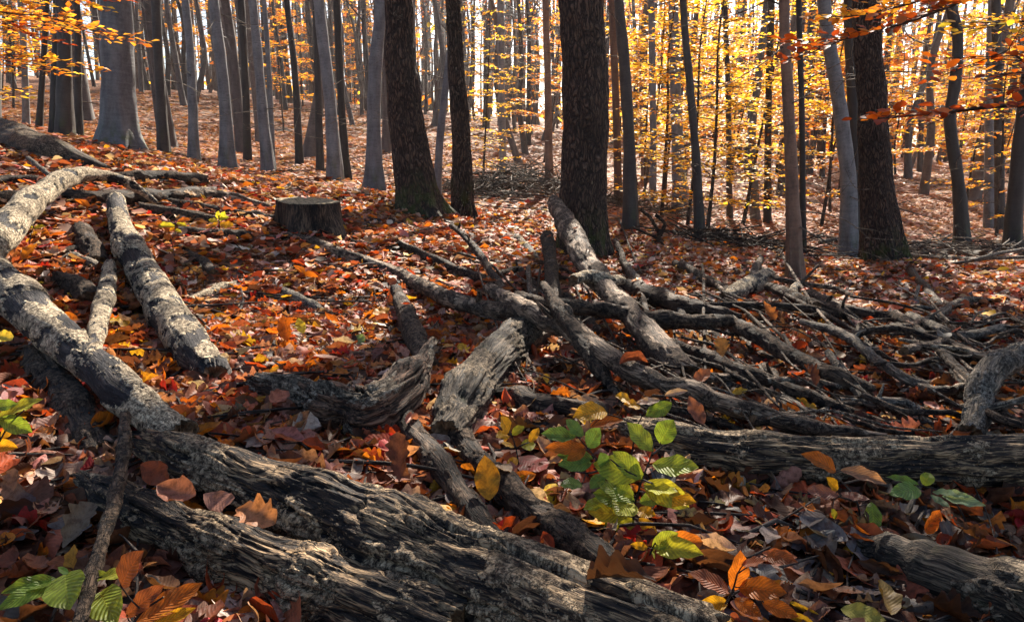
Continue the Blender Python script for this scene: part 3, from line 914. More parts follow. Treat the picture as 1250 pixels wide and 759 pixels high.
def build_saplings():
    # the yellow sapling in the middle, its neighbours, and the orange understorey behind
    A = [make_sapling(4.6, 36, 1.35, YELLOW, .08, 41, gap=.8), make_sapling(4.2, 30, 1.2, GOLD, .08, 42, gap=.85)]
    B = [make_sapling(5.5, 17, 1.9, YELLOW, .105, 51, low=1.3, gap=.6), make_sapling(5.0, 16, 1.8, GOLD, .105, 52, low=1.2, gap=.6),
         make_sapling(6.0, 17, 2.0, YELLOW, .11, 53, low=1.5, gap=.6), make_sapling(4.5, 14, 1.7, ORANGE, .105, 54, low=1.0, gap=.6)]
    C = [make_sapling(8, 18, 2.6, ORANGE, .20, 61, .05, 1.6, .75), make_sapling(9, 20, 2.8, GOLD, .21, 62, .05, 2.0, .75), make_sapling(7, 16, 2.4, YELLOW, .20, 63, .05, 1.5, .75)]
    used = set()

    def put(pr, px, d, sc, label, group=None):
        if pr.name in used:
            o = copy_tree(pr)
        else:
            o = pr; used.add(pr.name)
        p = at_depth(px, 300, d); z = H(p[0], p[1])[0]
        o.location = (p[0], p[1], z - .03); o.scale = (sc, sc, sc)
        o.rotation_euler = (rng.normal(0, .04), rng.normal(0, .04), rng.random() * 6.28)
        tag(o, label, 'sapling', group)
        return o
    put(A[0], 862, 9.9, 1.0, 'bright yellow leaved beech sapling beside the thin near black trunk')
    put(A[1], 806, 11.2, 1.0, 'golden beech sapling spreading level sprays past the dark leaning trunk')
    put(A[0], 838, 10.6, .95, 'yellow beech sapling right behind the thin near black trunk')
    put(A[0], 905, 12.5, 1.05, 'yellow beech sapling in front of the close pair of trunks')
    put(A[1], 20, 12.6, 1.1, 'golden beech sapling at the thin grey trunk behind the half buried log')
    put(A[1], 1000, 12.8, 1.1, 'golden sapling behind the slender reddish brown trunk')
    put(A[0], 590, 13.8, .8, 'small yellow sapling by the slimmer dark oak and the brush heap')
    put(A[1], 1215, 11.8, .95, 'golden sapling around the dark trunks by the grey fallen poles')
    rg = np.random.default_rng(77)
    g1 = 'orange saplings of the understorey'
    for k in range(26):
        px = [rg.uniform(740, 1290), rg.uniform(740, 1290), rg.uniform(740, 1290), rg.uniform(-60, 60) if k % 8 == 3 else rg.uniform(60, 740)][k % 4]
        d = rg.uniform(14, 26)
        if px < 740: d = rg.uniform(19, 32)
        put(B[int(rg.integers(4))], px, d, rg.uniform(.75, 1.15), 'orange leaved sapling in the understorey between the trunks', g1)
    g2 = 'distant orange saplings on the slope'
    for k in range(56):
        px = rg.uniform(-90, 1340) if k % 2 else rg.uniform(720, 1340); d = rg.uniform(28, 58)
        if px < 720: d = rg.uniform(40, 60)
        put(C[int(rg.integers(3))], px, d, rg.uniform(.75, 1.3), 'hazy orange sapling far up the wooded slope', g2)


def build_far_wood():
    """the wood beyond, one mass"""
    rg = np.random.default_rng(9)
    tm, lm = MB(), MB()
    n = 480
    for k in range(n):
        a = R(rg.uniform(-46, 46)); d = rg.uniform(60, 112)
        x, y = d * math.sin(a), d * math.cos(a); z = H(x, y)[0]
        hh = rg.uniform(14, 24); r0 = rg.uniform(.1, .28)
        q = np.array([[x, y, z - .1], [x + rg.normal(0, .3), y, z + hh * .5], [x + rg.normal(0, .6), y, z + hh]])
        tube(tm, q, [r0, r0 * .75, r0 * .25], 5, 6, caps=(False, False))
    m = 11000
    a = R(1) * rg.uniform(-46, 46, m); d = rg.uniform(58, 112, m)
    x, y = d * np.sin(a), d * np.cos(a)
    hz = rg.random(m) ** 2.0 * 19 + .3
    keep = noise(np.stack([x * .22, y * .22, hz * .3], -1), 3) > -.12
    x, y, hz = x[keep], y[keep], hz[keep]
    k2 = 4500; a = R(1) * rg.uniform(4, 46, k2); d = rg.uniform(50, 80, k2)
    x = np.concatenate([x, d * np.sin(a)]); y = np.concatenate([y, d * np.cos(a)]); hz = np.concatenate([hz, .3 + 10 * rg.random(k2) ** 1.3])
    z = H(x, y) + hz
    nn = len(x)
    pos = np.stack([x, y, z], -1)
    nr = np.stack([rg.normal(0, .6, nn), rg.normal(0, .6, nn), np.ones(nn)], -1)
    batch(lm, T_FAR, pos, orient(nr, rg.random(nn) * 6.28), .45 + .5 * rg.random(nn), pick(ORANGE + GOLD, [1] * 10, nn))
    root = empty('far_wood', (0, 0, 0))
    tag(root, kind='stuff')
    root['label'] = 'far orange wood closing the slope behind all the trunks'
    root['category'] = 'far wood'
    a = tm.obj('trunks', M['farbark'], root); b = lm.obj('foliage', M['crown'], root)
    a['kind'] = b['kind'] = 'stuff'


# ------------------------------------------------------------------ fallen wood
def wood_disp(lump=.14, fiss=.05, bark=.10, bias=.0, seed=0, split=0.0, grow=0.0):
    def f(lp, r, s, L):
        rm = float(np.median(r))
        q = lp + seed * 11.3
        off = fbm(q * np.array([.55, .55, .22]) / rm, 3, 31) * r * lump
        off += (ridged(q * np.array([1.6, 1.6, .12]) / rm + 3, 3, 41) - .62) * r * fiss
        if split:
            nn = noise(q * np.array([1.7, 1.7, .085]) / rm + .4 * noise(q * np.array([3, 3, .6]) / rm, 61)[:, None], 63)
            off -= np.clip(1 - np.abs(nn) * 8, 0, 1) * r * split * .75
            c = ridged(q * np.array([.7, .7, .035]) / rm + 1.7, 3, 47)
            off -= np.clip(c - .72, 0, 1) * r * split * 1.5
            off += (ridged(q * np.array([4.5, 4.5, .30]) / rm, 3, 49) - .6) * r * fiss * .5
        pt = .5 + fbm(q * np.array([.75, .75, .42]) / rm, 4, 51) * 1.5 + bias + grow * (s / L - .5)
        k = np.clip((pt - .44) / .10, 0, 1); k = k * k * (3 - 2 * k)
        off += k * np.minimum(r * bark, .006) * (1 + .5 * noise(q * .9 / rm * np.array([1, 1, .8]), 53))
        return off, pt
    return f


NLOG = [0]


def log(name, label, pts, mat, cat='log', group=None, lift=None, segs=None, jag=(.7, .7), lump=.14, fiss=.05, bark=.1, bias=0., split=0., stubs=0, step=None, D=None, grow=0., crook=None):
    """pts rows: (px, py, radius px[, lift m]); lift = height of the centre line above the leaf layer"""
    NLOG[0] += 1
    sd = NLOG[0]
    C, Rr = [], []
    for q in pts:
        px, py, rp = q[:3]
        if D is not None:
            c = at_depth(px, py, D if len(q) < 4 else q[3])
        else:
            l = q[3] if len(q) > 3 else None
            if l is None:
                l = lift
            if l is None:
                c = P(px, py, .0); l = rp * depth(c) / FPX * .55
            c = P(px, py, l)
        C.append(c); Rr.append(rp * depth(c) / FPX)
    C, Rr = np.array(C), np.array(Rr)
    Rr *= .86 if cat == 'branch' else .93
    if crook is None:
        crook = .045 if np.median(Rr) > .035 else .11
    if crook and len(C) > 1:
        rq = np.random.default_rng(sd + 400)
        q4 = spline(np.concatenate([C, Rr[:, None]], 1), 3)
        w = rq.normal(0, 1, (len(q4), 3)) * q4[:, 3:4] * crook; w[0] = w[-1] = 0
        q4[:, :3] += w; q4[:, 3] *= 1 + rq.normal(0, .07, len(q4))
        C, Rr = q4[:, :3], q4[:, 3]
    dm = min(depth(c) for c in C)
    rm = float(np.median(Rr))
    rpx = rm / dm * FPX
    sg = segs or int(np.clip(rpx * 3.6, 8, 200))
    st = step or max(dm * .0022, rm * .09)
    mb = MB()
    rg = np.random.default_rng(sd + 900)
    Cc, r, T = tube(mb, C, Rr, sg, st, wood_disp(lump, fiss, bark, bias, sd, split, grow), jag=jag, seed=sd)
    for k in range(stubs):
        i = int(rg.uniform(.12, .88) * len(Cc))
        d = np.cross(T[i], rg.normal(0, 1, 3)); d /= np.linalg.norm(d); d[2] = abs(d[2]); d += T[i] * rg.uniform(-.4, .8); d /= np.linalg.norm(d)
        l = r[i] * rg.uniform(1.8, 4.0); rr = r[i] * rg.uniform(.22, .42)
        b = Cc[i] + d * r[i] * .55
        tube(mb, [b, b + d * l * .6, b + d * l + rg.normal(0, l * .12, 3)], [rr * 1.3, rr, rr * .6], max(6, sg // 3), st * 1.5, wood_disp(lump, fiss, bark, bias, sd + k, 0), jag=(0, .8), seed=sd + k)
    o = mb.obj(name, M[mat], None, C[0])
    tag(o, label, cat, group)
    LOGP.append((Cc, r, label))
    return o


LOGP = []


def build_logs():
    # the big weathered log across the bottom and the slab split off it
    log('log', 'big weathered grey log with black rot streaks lying across the bottom edge', [(176, 540, 17, .075), (225, 560, 33, .08), (320, 598, 50, .08), (430, 645, 60, .08), (560, 698, 68, .08), (700, 757, 76, .08), (860, 826, 82, .08)],
        'big', segs=220, step=.0035, lump=.08, fiss=.12, bark=.07, bias=-.14, grow=.7, split=.17, crook=.015, jag=(1.0, .4))
    log('log_slab', 'split grey slab lying against the near side of the big weathered log', [(98, 582, 10, .05), (140, 606, 24, .05), (215, 648, 33, .05), (310, 687, 42, .045), (420, 728, 48, .04), (560, 782, 52, .04)],
        'big', segs=180, step=.0035, lump=.11, fiss=.13, bark=.04, bias=-.22, split=.19, crook=.02, jag=(1.2, .3))
    log('log', 'patchy log with peeling pale bark and black bare wood running to the split log', [(-70, 292, 27, .15), (0, 346, 25.5, .14), (72, 411, 24.5, .12), (152, 479, 24, .09), (222, 535, 22, .05)],
        'pale', segs=150, step=.005, lump=.08, bark=.09, bias=.06, jag=(.5, .6))
    log('log', 'short dark crumbling log under the patchy peeling one', [(46, 440, 19, .01), (88, 500, 24, .01), (122, 560, 22, .0)], 'dark', lump=.3, fiss=.12, bias=.05)
    log('arched_branch', 'pale cream branch arching over dark logs, sunlit along its top', [(-30, 318, 22, .16), (0, 287, 20, .18), (27, 256, 18, .2), (58, 231, 14, .22), (84, 217, 11, .24), (110, 213, 9, .24), (145, 219, 7, .2), (170, 232, 5.5, .14), (190, 247, 3.5, .05)],
        'pale', cat='branch', lump=.16, bias=.30, segs=72, step=.008, bark=.12)
    log('log', 'straight leaning log with cream bark peeling off blue black wood, on red leaves', [(142, 244, 10, .12), (150, 285, 15, .10), (181, 345, 20, .085), (215, 398, 22.5, .07), (244, 438, 22, .06), (262, 462, 21, .03)],
        'pale', segs=130, step=.006, lump=.10, bark=.09, bias=.0, jag=(.5, .8))
    log('branch', 'short cream coloured stick propped on the patchy peeling log', [(134, 322, 7, .05), (131, 350, 10, .07), (123, 385, 11, .1), (117, 410, 11, .14), (113, 432, 8, .15)], 'pale', cat='branch', bias=.35, lump=.2)
    log('log', 'hollow dark log stub open at its near end beside the cream stick', [(66, 341, 13, .02), (88, 352, 17, .02), (112, 372, 18, .01)], 'dark', lump=.2, jag=(.4, .4))
    log('branch', 'dark crooked branch between the leaf bank and the hollow stub', [(18, 318, 4), (58, 312, 5), (98, 303, 6), (118, 300, 6)], 'dark', cat='branch')
    log('branch', 'grey angular bit of wood just above the hollow stub', [(74, 322, 6), (92, 314, 8), (120, 328, 8)], 'grey', cat='branch', bias=-.3)
    log('log', 'blackened stub with flaky bark tucked behind the straight leaning log', [(98, 278, 9, .03), (108, 297, 13, .03), (119, 322, 12, .02)], 'dark', bias=.2, lump=.25)
    log('branch', 'short white spotted birch stick on the red leaves', [(232, 367, 5), (252, 358, 6.5), (280, 349, 7), (306, 344, 5.5)], 'pale', cat='branch', bias=.45, jag=(.5, .5))
    log('branch', 'grey splinter of wood with black flank among red leaves', [(286, 331, 2), (318, 343, 3.5), (345, 357, 7), (372, 370, 9), (396, 383, 5)], 'grey', cat='branch', fiss=.2, jag=(.3, 1.3))
    log('branch', 'charred looking stub by the small orange seedling', [(214, 299, 4), (240, 316, 7), (262, 336, 9)], 'dark', cat='branch', lump=.3)
    log('branch', 'long thin dark branch curving down in front of the stump', [(186, 243, 5), (236, 252, 6.5), (300, 262, 6), (330, 266, 5.5), (352, 273, 5), (400, 284, 3.5), (436, 296, 3), (488, 303, 2)], 'dark', cat='branch', stubs=3)
    log('log', 'dark flat rotten log near the yellow green seedling', [(236, 238, 6), (275, 241, 8), (312, 250, 6.5), (330, 254, 4)], 'brown', lump=.25, fiss=.15, bias=-.1)
    log('branch', 'black rotten branch lying under the long thin dark one', [(216, 281, 5), (260, 285, 7), (300, 288, 7), (342, 293, 3)], 'dark', cat='branch')
    # the bank at the upper side
    log('log', 'thick dark log half sunk in the leaf bank in front of the big grey beech', [(-60, 152, 30, .04), (-10, 168, 27, .04), (45, 183, 22, .02), (92, 197, 15, .02), (132, 208, 7, .01)], 'mossy', lump=.22, fiss=.12, bark=.05, bias=-.25, segs=100)
    log('log', 'dark log lying level behind the arched branch', [(88, 222, 7, .02), (140, 219, 8), (190, 217, 9), (250, 220, 7)], 'dark', lump=.25, jag=(.5, 1.2))
    log('log', 'rotten dark log stretching from under the arched branch to the slope', [(60, 240, 10, .02), (120, 243, 11), (180, 242, 11), (230, 238, 9), (262, 232, 5)], 'dark', lump=.25, fiss=.12)
    log('log', 'low black log running behind the cream arched branch at the edge', [(-40, 222, 7, .03), (10, 221, 7), (52, 222, 7), (84, 226, 5)], 'dark', lump=.2)
    log('log', 'dark sagging log beneath the start of the arched branch', [(-40, 250, 10, .02), (10, 243, 10), (45, 238, 8), (90, 232, 6)], 'dark', lump=.25)
    log('branch', 'short bare stick leaning across the half sunk log', [(34, 193, 3), (48, 204, 3.5), (62, 214, 3)], 'grey', cat='branch', lift=.07)
    log('log', 'black log under the tip of the arched branch', [(170, 256, 7, .02), (215, 262, 9), (262, 270, 7)], 'dark', lump=.25)
    # middle
    log('branch', 'long bare branch sloping over the leaves from near the stump into the heap', [(348, 286, 4), (382, 296, 7), (420, 312, 9, .05), (455, 323, 9), (492, 337, 9), (540, 361, 11, .09), (590, 376, 11, .12), (645, 380, 10, .16)],
        'brown', cat='branch', lump=.16, bias=-.05, stubs=2, segs=44)
    log('branch', 'thick brown bare branch crossing the heap from its knot down to the big level log', [(598, 352, 9, .17), (640, 377, 13, .17), (690, 398, 15, .16), (735, 430, 15, .13), (790, 461, 14, .10), (850, 479, 13.5, .10), (905, 499, 13, .09), (970, 517, 12, .08), (1030, 526, 8, .07), (1082, 532, 4, .06)],
        'brown', cat='branch', lump=.14, bias=-.18, stubs=2, segs=64, step=.01)
    log('branch', 'dark branch lying above and parallel to the long bare sloping one', [(487, 296, 4), (520, 312, 6), (555, 328, 7), (590, 341, 7), (616, 352, 6)], 'dark', cat='branch', lift=.05)
    log('branch', 'thin dark forked limb standing up out of the heap toward the leaning oak', [(551, 275, 3, .2), (566, 288, 4, .2), (585, 310, 5, .18), (600, 332, 5, .15), (622, 362, 6, .1)], 'dark', cat='branch', stubs=3)
    log('branch', 'upright bark chipped stub poking from the leaves by the mossy log', [(483, 353, 8, .10), (494, 378, 12, .09), (506, 410, 14, .07), (522, 448, 14, .03)], 'dark', cat='branch', bias=.12, jag=(.9, .2), segs=60)
    log('root_log', 'curved dark hook of root wood with pale lichen, rising to a jagged tip', [(312, 468, 17, .03), (365, 480, 25, .05), (415, 497, 31, .06), (458, 500, 35, .07), (494, 470, 27, .10), (515, 442, 15, .14), (529, 416, 5, .19)],
        'rot', lump=.26, fiss=.22, bark=.08, bias=-.12, grow=-1.1, split=.2, segs=150, step=.005, jag=(.5, 2.2), crook=.05)
    log('log', 'thick mossy lichen crusted log slanting down behind the curved hook', [(705, 384, 20, .02), (655, 404, 27, .04), (606, 440, 31, .05), (566, 488, 30, .05), (548, 530, 22, .04)], 'mossy', lump=.24, fiss=.2, bark=.16, bias=.0, split=.08, segs=150, step=.006, crook=.08)
    log('branch', 'bluish black bare branch passing under the hook toward the big weathered log', [(488, 503, 13, .05), (520, 547, 18, .05), (558, 598, 19, .05), (598, 652, 16, .04), (630, 700, 13, .03)], 'dark', cat='branch', bias=-.25, segs=72)
    log('log', 'dark bark clad pole lying along the far side of the big weathered log', [(544, 505, 15, .03), (580, 558, 15, .04), (624, 602, 18, .05), (690, 650, 21, .05), (750, 697, 19, .05), (815, 740, 16, .04), (900, 790, 13, .03)], 'dark', segs=96, bias=.06, bark=.14, step=.005)
    log('log', 'short dark log resting in leaves just past the mossy log', [(606, 481, 9, .03), (650, 492, 14, .03), (700, 500, 14, .02), (745, 508, 9, .02)], 'dark', bias=-.2)
    # broken limb by the thickest oak
    log('log', 'long flat faced broken limb leaning from the foot of the thickest oak into the heap', [(676, 246, 8, .52), (690, 272, 13, .44), (712, 312, 14, .32), (738, 348, 14, .22), (772, 388, 15, .15), (806, 424, 18, .10), (842, 462, 19, .05)], 'brown', lump=.18, fiss=.12, bias=-.08, jag=(1.4, .5), segs=90, step=.01)
    log('log', 'upright dark fork standing beside the leaning broken limb', [(667, 288, 8, .22), (672, 318, 8.5, .16), (674, 345, 9, .1), (679, 368, 8, .05)], 'dark', bias=.1)
    log('branch', 'small pale stick with dark spots on leaves before the fork', [(629, 289, 4.5), (644, 302, 5.5), (655, 318, 5)], 'pale', cat='branch', bias=.1)
    log('log', 'knotty pale barkless chunk lying over the leaning limb', [(699, 342, 6, .26), (718, 338, 8, .26), (742, 342, 8, .25), (760, 342, 5, .24)], 'pale', bias=.25, lump=.3)
    log('log', 'twisted dark pole with sawn pale end crossing the heap', [(632, 362, 7, .2), (672, 372, 9, .2), (720, 377, 9, .18), (775, 386, 10, .16), (830, 392, 10, .15), (892, 391, 8, .15)], 'dark', lump=.22, bias=.12, segs=56, jag=(.8, .1))
    log('log', 'dark log behind the pole with the sawn end', [(752, 344, 7, .08), (790, 358, 11, .08), (830, 372, 11, .08), (868, 381, 10, .07), (905, 388, 6, .05)], 'dark', bias=-.1)
    log('branch', 'gnarled bark covered branch dropping through the heap to yellow leaves', [(664, 348, 6, .26), (684, 380, 10, .22), (704, 410, 11, .17), (724, 438, 11, .11), (741, 465, 9, .05), (756, 485, 6, .02)], 'dark', cat='branch', bias=.18, lump=.28, segs=56)
    log('branch', 'straight dark pole running down from the sawn end', [(884, 391, 8, .12), (925, 412, 11, .11), (975, 438, 11, .09), (1020, 460, 11, .07), (1066, 478, 9, .04)], 'dark', cat='branch', segs=48)
    log('branch', 'slim dark pole just under the straight one, dipping to the brown branch', [(810, 416, 7, .08), (860, 434, 9, .08), (912, 456, 9.5, .07), (958, 473, 10, .06), (1010, 492, 8, .05), (1060, 511, 7, .03), (1122, 528, 4, .02)], 'dark', cat='branch', segs=48, bias=-.05)
    log('log', 'blunt grey log end sticking out under the slim dark pole', [(944, 486, 11, .03), (966, 498, 12, .03), (1000, 520, 11, .02)], 'grey', bias=-.3)
    log('branch', 'smooth blue grey branch snaking down the shaded heap', [(978, 392, 4, .12), (1015, 403, 6, .12), (1042, 416, 7, .11), (1065, 436, 6.5, .09), (1095, 456, 7, .07), (1125, 471, 7, .05), (1152, 488, 4, .02)], 'grey', cat='branch', bias=-.2, stubs=2)
    log('branch', 'thin curving branch arching across the shaded heap', [(1036, 411, 4, .1), (1064, 403, 5, .12), (1094, 400, 5, .12), (1130, 410, 4.5, .1), (1175, 427, 3.5, .07)], 'dark', cat='branch')
    log('branch', 'pale thin stick lying level in the shaded heap', [(1098, 414, 2.5, .1), (1140, 422, 3.5, .1), (1180, 428, 3, .09), (1212, 434, 2.5, .07)], 'pale', cat='branch', bias=.2)
    log('branch', 'shorter pale twig just below the level pale stick', [(1102, 421, 2, .08), (1135, 430, 2, .08), (1158, 438, 1.4, .07)], 'pale', cat='branch', bias=.2)
    log('log', 'black pole pointing at the heap from the open leaves', [(824, 321, 4, .06), (845, 332, 6.5, .05), (872, 348, 7, .05), (893, 357, 6, .04)], 'dark')
    log('log', 'mottled pale stump piece beside the reddish brown trunk', [(884, 364, 8, .05), (906, 354, 11, .07), (926, 343, 12, .1), (938, 334, 9, .12)], 'pale', bias=.1, lump=.25)
    log('branch', 'short broken prong standing above the mottled stump piece', [(914, 343, 5, .1), (922, 328, 5.5, .16), (929, 315, 4, .2)], 'brown', cat='branch', jag=(.3, 1))
    log('branch', 'thin dark bent branch below the reddish brown trunk', [(928, 327, 3.5, .14), (952, 341, 3.5, .12), (985, 347, 3.5, .09), (1020, 352, 3, .06), (1048, 364, 2.5, .03)], 'brown', cat='branch')
    log('branch', 'thin twig slanting up from the heap beside the reddish brown trunk', [(968, 354, 2.5, .06), (984, 339, 2.2, .14), (999, 324, 1.5, .22)], 'dark', cat='branch')
    log('branch', 'long dark level pole behind the sawn end', [(862, 372, 4, .08), (930, 373, 5, .09), (985, 377, 5, .08), (1035, 388, 5, .06), (1066, 400, 4, .04)], 'dark', cat='branch')
    log('log', 'small sawn end showing pale wood by the reddish brown trunk', [(961, 366, 6, .06), (968, 356, 6.5, .09), (973, 348, 5, .11)], 'pale', bias=.1)
    log('branch', 'dark limb lying downhill from the black oak root', [(1100, 314, 4, .03), (1112, 332, 5, .05), (1130, 352, 5, .05), (1152, 378, 5, .02)], 'dark', cat='branch')
    log('branch', 'short forked prop under the limb at the black oak root', [(1121, 350, 2.5, .08), (1118, 362, 2.5, .05), (1119, 373, 2.5, .01)], 'grey', cat='branch')
    # right side
    log('log', 'big barkless log lying level, purple grey on top and black beneath', [(770, 528, 22, .02), (830, 546, 33, .03), (910, 557, 37, .05), (1000, 563, 35, .06), (1100, 563, 33, .07), (1200, 563, 34, .07), (1340, 563, 35, .07)],
        'big', lump=.13, fiss=.11, bark=.06, bias=-.24, split=.13, crook=.03, segs=170, step=.006, jag=(1.0, .4))
    log('log', 'short rounded greenish log lying in shade under the level log', [(1046, 672, 10, .02), (1078, 676, 26, .03), (1122, 692, 36, .04), (1180, 714, 44, .05), (1260, 748, 52, .05), (1340, 790, 55, .05)], 'mossy', lump=.07, fiss=.035, bias=-.3, segs=150, step=.005, crook=.012)
    log('branch', 'thick bent pale limb hooking down onto the level log', [(1310, 424, 16, .18), (1262, 430, 16, .2), (1222, 444, 18, .18), (1200, 470, 17, .14), (1193, 500, 17, .09), (1184, 530, 15, .05)], 'grey', cat='branch', lump=.16, bias=.12, segs=80)
    log('branch', 'side prong of the bent limb reaching along the level log', [(1197, 497, 6, .1), (1222, 512, 6, .1), (1262, 522, 6, .09)], 'dark', cat='branch')
    log('branch', 'thin prong rising from the bent limb', [(1202, 500, 5, .1), (1228, 493, 5, .12), (1270, 482, 5, .14)], 'grey', cat='branch')
    log('branch', 'knobbly bark covered twig leaning over the split slab', [(153, 506, 6, .13), (152, 540, 8, .13), (146, 585, 9, .12), (132, 640, 9, .12), (113, 700, 9, .11), (93, 775, 9, .1)], 'dark', cat='branch', bias=.15, lump=.25, segs=56)
    # grey poles far right
    g = 'grey fallen poles past the black oak'
    for k, q in enumerate([[(1092, 302, 3), (1150, 301, 4), (1262, 307, 4)], [(1098, 313, 4), (1165, 317, 5), (1268, 324, 4)], [(1188, 318, 2.5, .12), (1222, 309, 2.5, .15), (1262, 302, 2, .18)],
                           [(1100, 297, 2), (1180, 293, 3), (1240, 300, 3)], [(1150, 324, 2, .03), (1205, 316, 2, .1), (1260, 314, 2, .12)], [(990, 288, 3), (1030, 293, 3.5), (1060, 300, 3)], [(1000, 296, 2.5), (1040, 290, 3, .06), (1062, 288, 2)],
                           [(1090, 308, 5, .02), (1140, 309, 6), (1200, 311, 5)]]):
        log('fallen_pole', 'grey fallen pole stacked loosely with others past the black oak', q, 'grey', 'fallen pole', g, bias=-.2)
    # the nameless rest of the heap
    rg = np.random.default_rng(12)
    g = 'dark branches of the shaded heap'
    for k in range(200):
        if k < 95 or k > 165:
            x = rg.uniform(820, 1235); y = rg.uniform(368 + max(0, x - 1000) * .12, 522 - max(0, x - 1000) * .05); a = R(rg.normal(22, 15))
        elif k < 138:
            x = rg.uniform(600, 880); y = rg.uniform(335, 475); a = R(rg.normal(30, 32))
        else:
            x = rg.uniform(1000, 1270); y = rg.uniform(380, 425); a = R(rg.normal(6, 12))
        thin = rg.random() < .74
        l = rg.uniform(40, 180) if k < 165 else rg.uniform(90, 230); r = rg.uniform(.8, 2.4) if thin else rg.uniform(3, 8)
        h = rg.uniform(.01, .10 if thin else .08)
        bb = rg.normal(0, l * .06, 2)
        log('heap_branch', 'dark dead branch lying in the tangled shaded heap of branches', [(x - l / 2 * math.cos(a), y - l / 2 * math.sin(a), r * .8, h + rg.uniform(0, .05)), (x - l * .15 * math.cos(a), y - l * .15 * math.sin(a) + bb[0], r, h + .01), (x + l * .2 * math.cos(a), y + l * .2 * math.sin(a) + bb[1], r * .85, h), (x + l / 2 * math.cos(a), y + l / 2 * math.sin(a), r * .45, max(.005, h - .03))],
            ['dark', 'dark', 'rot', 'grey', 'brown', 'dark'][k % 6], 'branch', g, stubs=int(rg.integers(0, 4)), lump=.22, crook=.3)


def build_stump():
    root_c = P(377, 281, 0)
    c = at_depth(377, 262, root_c[1] + .1)
    root = empty('tree_stump', c)
    d = depth(c); r = 35 * d / FPX; h = 40 * d / FPX
    root.location = (c[0], c[1], H(c[0], c[1])[0] - .05)
    z_cut = at_depth(377, 245, c[1] + .1)[2]
    z1 = z_cut - root.location.z
    mb = MB()
    n = 110
    th = np.linspace(0, 2 * math.pi, n, endpoint=False)
    zs = np.concatenate([np.linspace(0, z1, 26)])
    V, lpv = [], []
    for z in zs:
        k = math.exp(-z / .12)
        rr = r * (1.0 + .5 * k * (.2 + np.cos(th * 2.5 + 1) ** 4)) + .012 * ridged(np.stack([np.cos(th) * r * 26, np.sin(th) * r * 26, np.full(n, z * 5)], -1), 3, 3)
        rr *= 1 + .05 * np.sin(th * 3) + .05 * noise(np.stack([np.cos(th) * 3, np.sin(th) * 3, np.full(n, z * 6)], -1), 4)
        V.append(np.stack([np.cos(th) * rr, np.sin(th) * rr, np.full(n, z) + ((np.cos(th + .6) * -.02 + .012 * noise(np.stack([np.cos(th) * 4, np.sin(th) * 4, 0 * th], -1), 8)) if z == zs[-1] else 0)], -1)); lpv.append(np.stack([np.cos(th) * r, np.sin(th) * r, np.full(n, z + 1.0)], -1))
    m = len(zs); i = np.arange(m - 1)[:, None] * n; j = np.arange(n)[None]; k2 = (j + 1) % n
    mb.add(np.concatenate(V), np.stack([i + j, i + k2, i + n + k2, i + n + j], -1).reshape(-1, 4), lp=np.concatenate(lpv))
    mb.obj('bark', M['dark'], root)
    tb = MB()
    rings = []
    for q in (1.0, .97, .85, .6, .3):
        v = V[-1] * np.array([q, q, 1]) + np.array([0, 0, .006 if q < 1 else 0])
        rings.append(v)
    base = np.concatenate(rings); i = np.arange(4)[:, None] * n
    tb.add(np.concatenate([base, [[0, 0, z1 + .006]]]), [np.stack([i + j, i + k2, i + n + k2, i + n + j], -1).reshape(-1, 4), np.stack([4 * n + np.arange(n), 4 * n + (np.arange(n) + 1) % n, np.full(n, 5 * n)], -1)],
           lp=np.concatenate([base, [[0, 0, z1]]]), cap=np.ones((5 * n + 1, 1)))
    tb.obj('cut_face', M['cut'], root)
    tag(root, 'low wide sawn tree stump, black sided with pale rim, among sunlit leaves', 'stump')


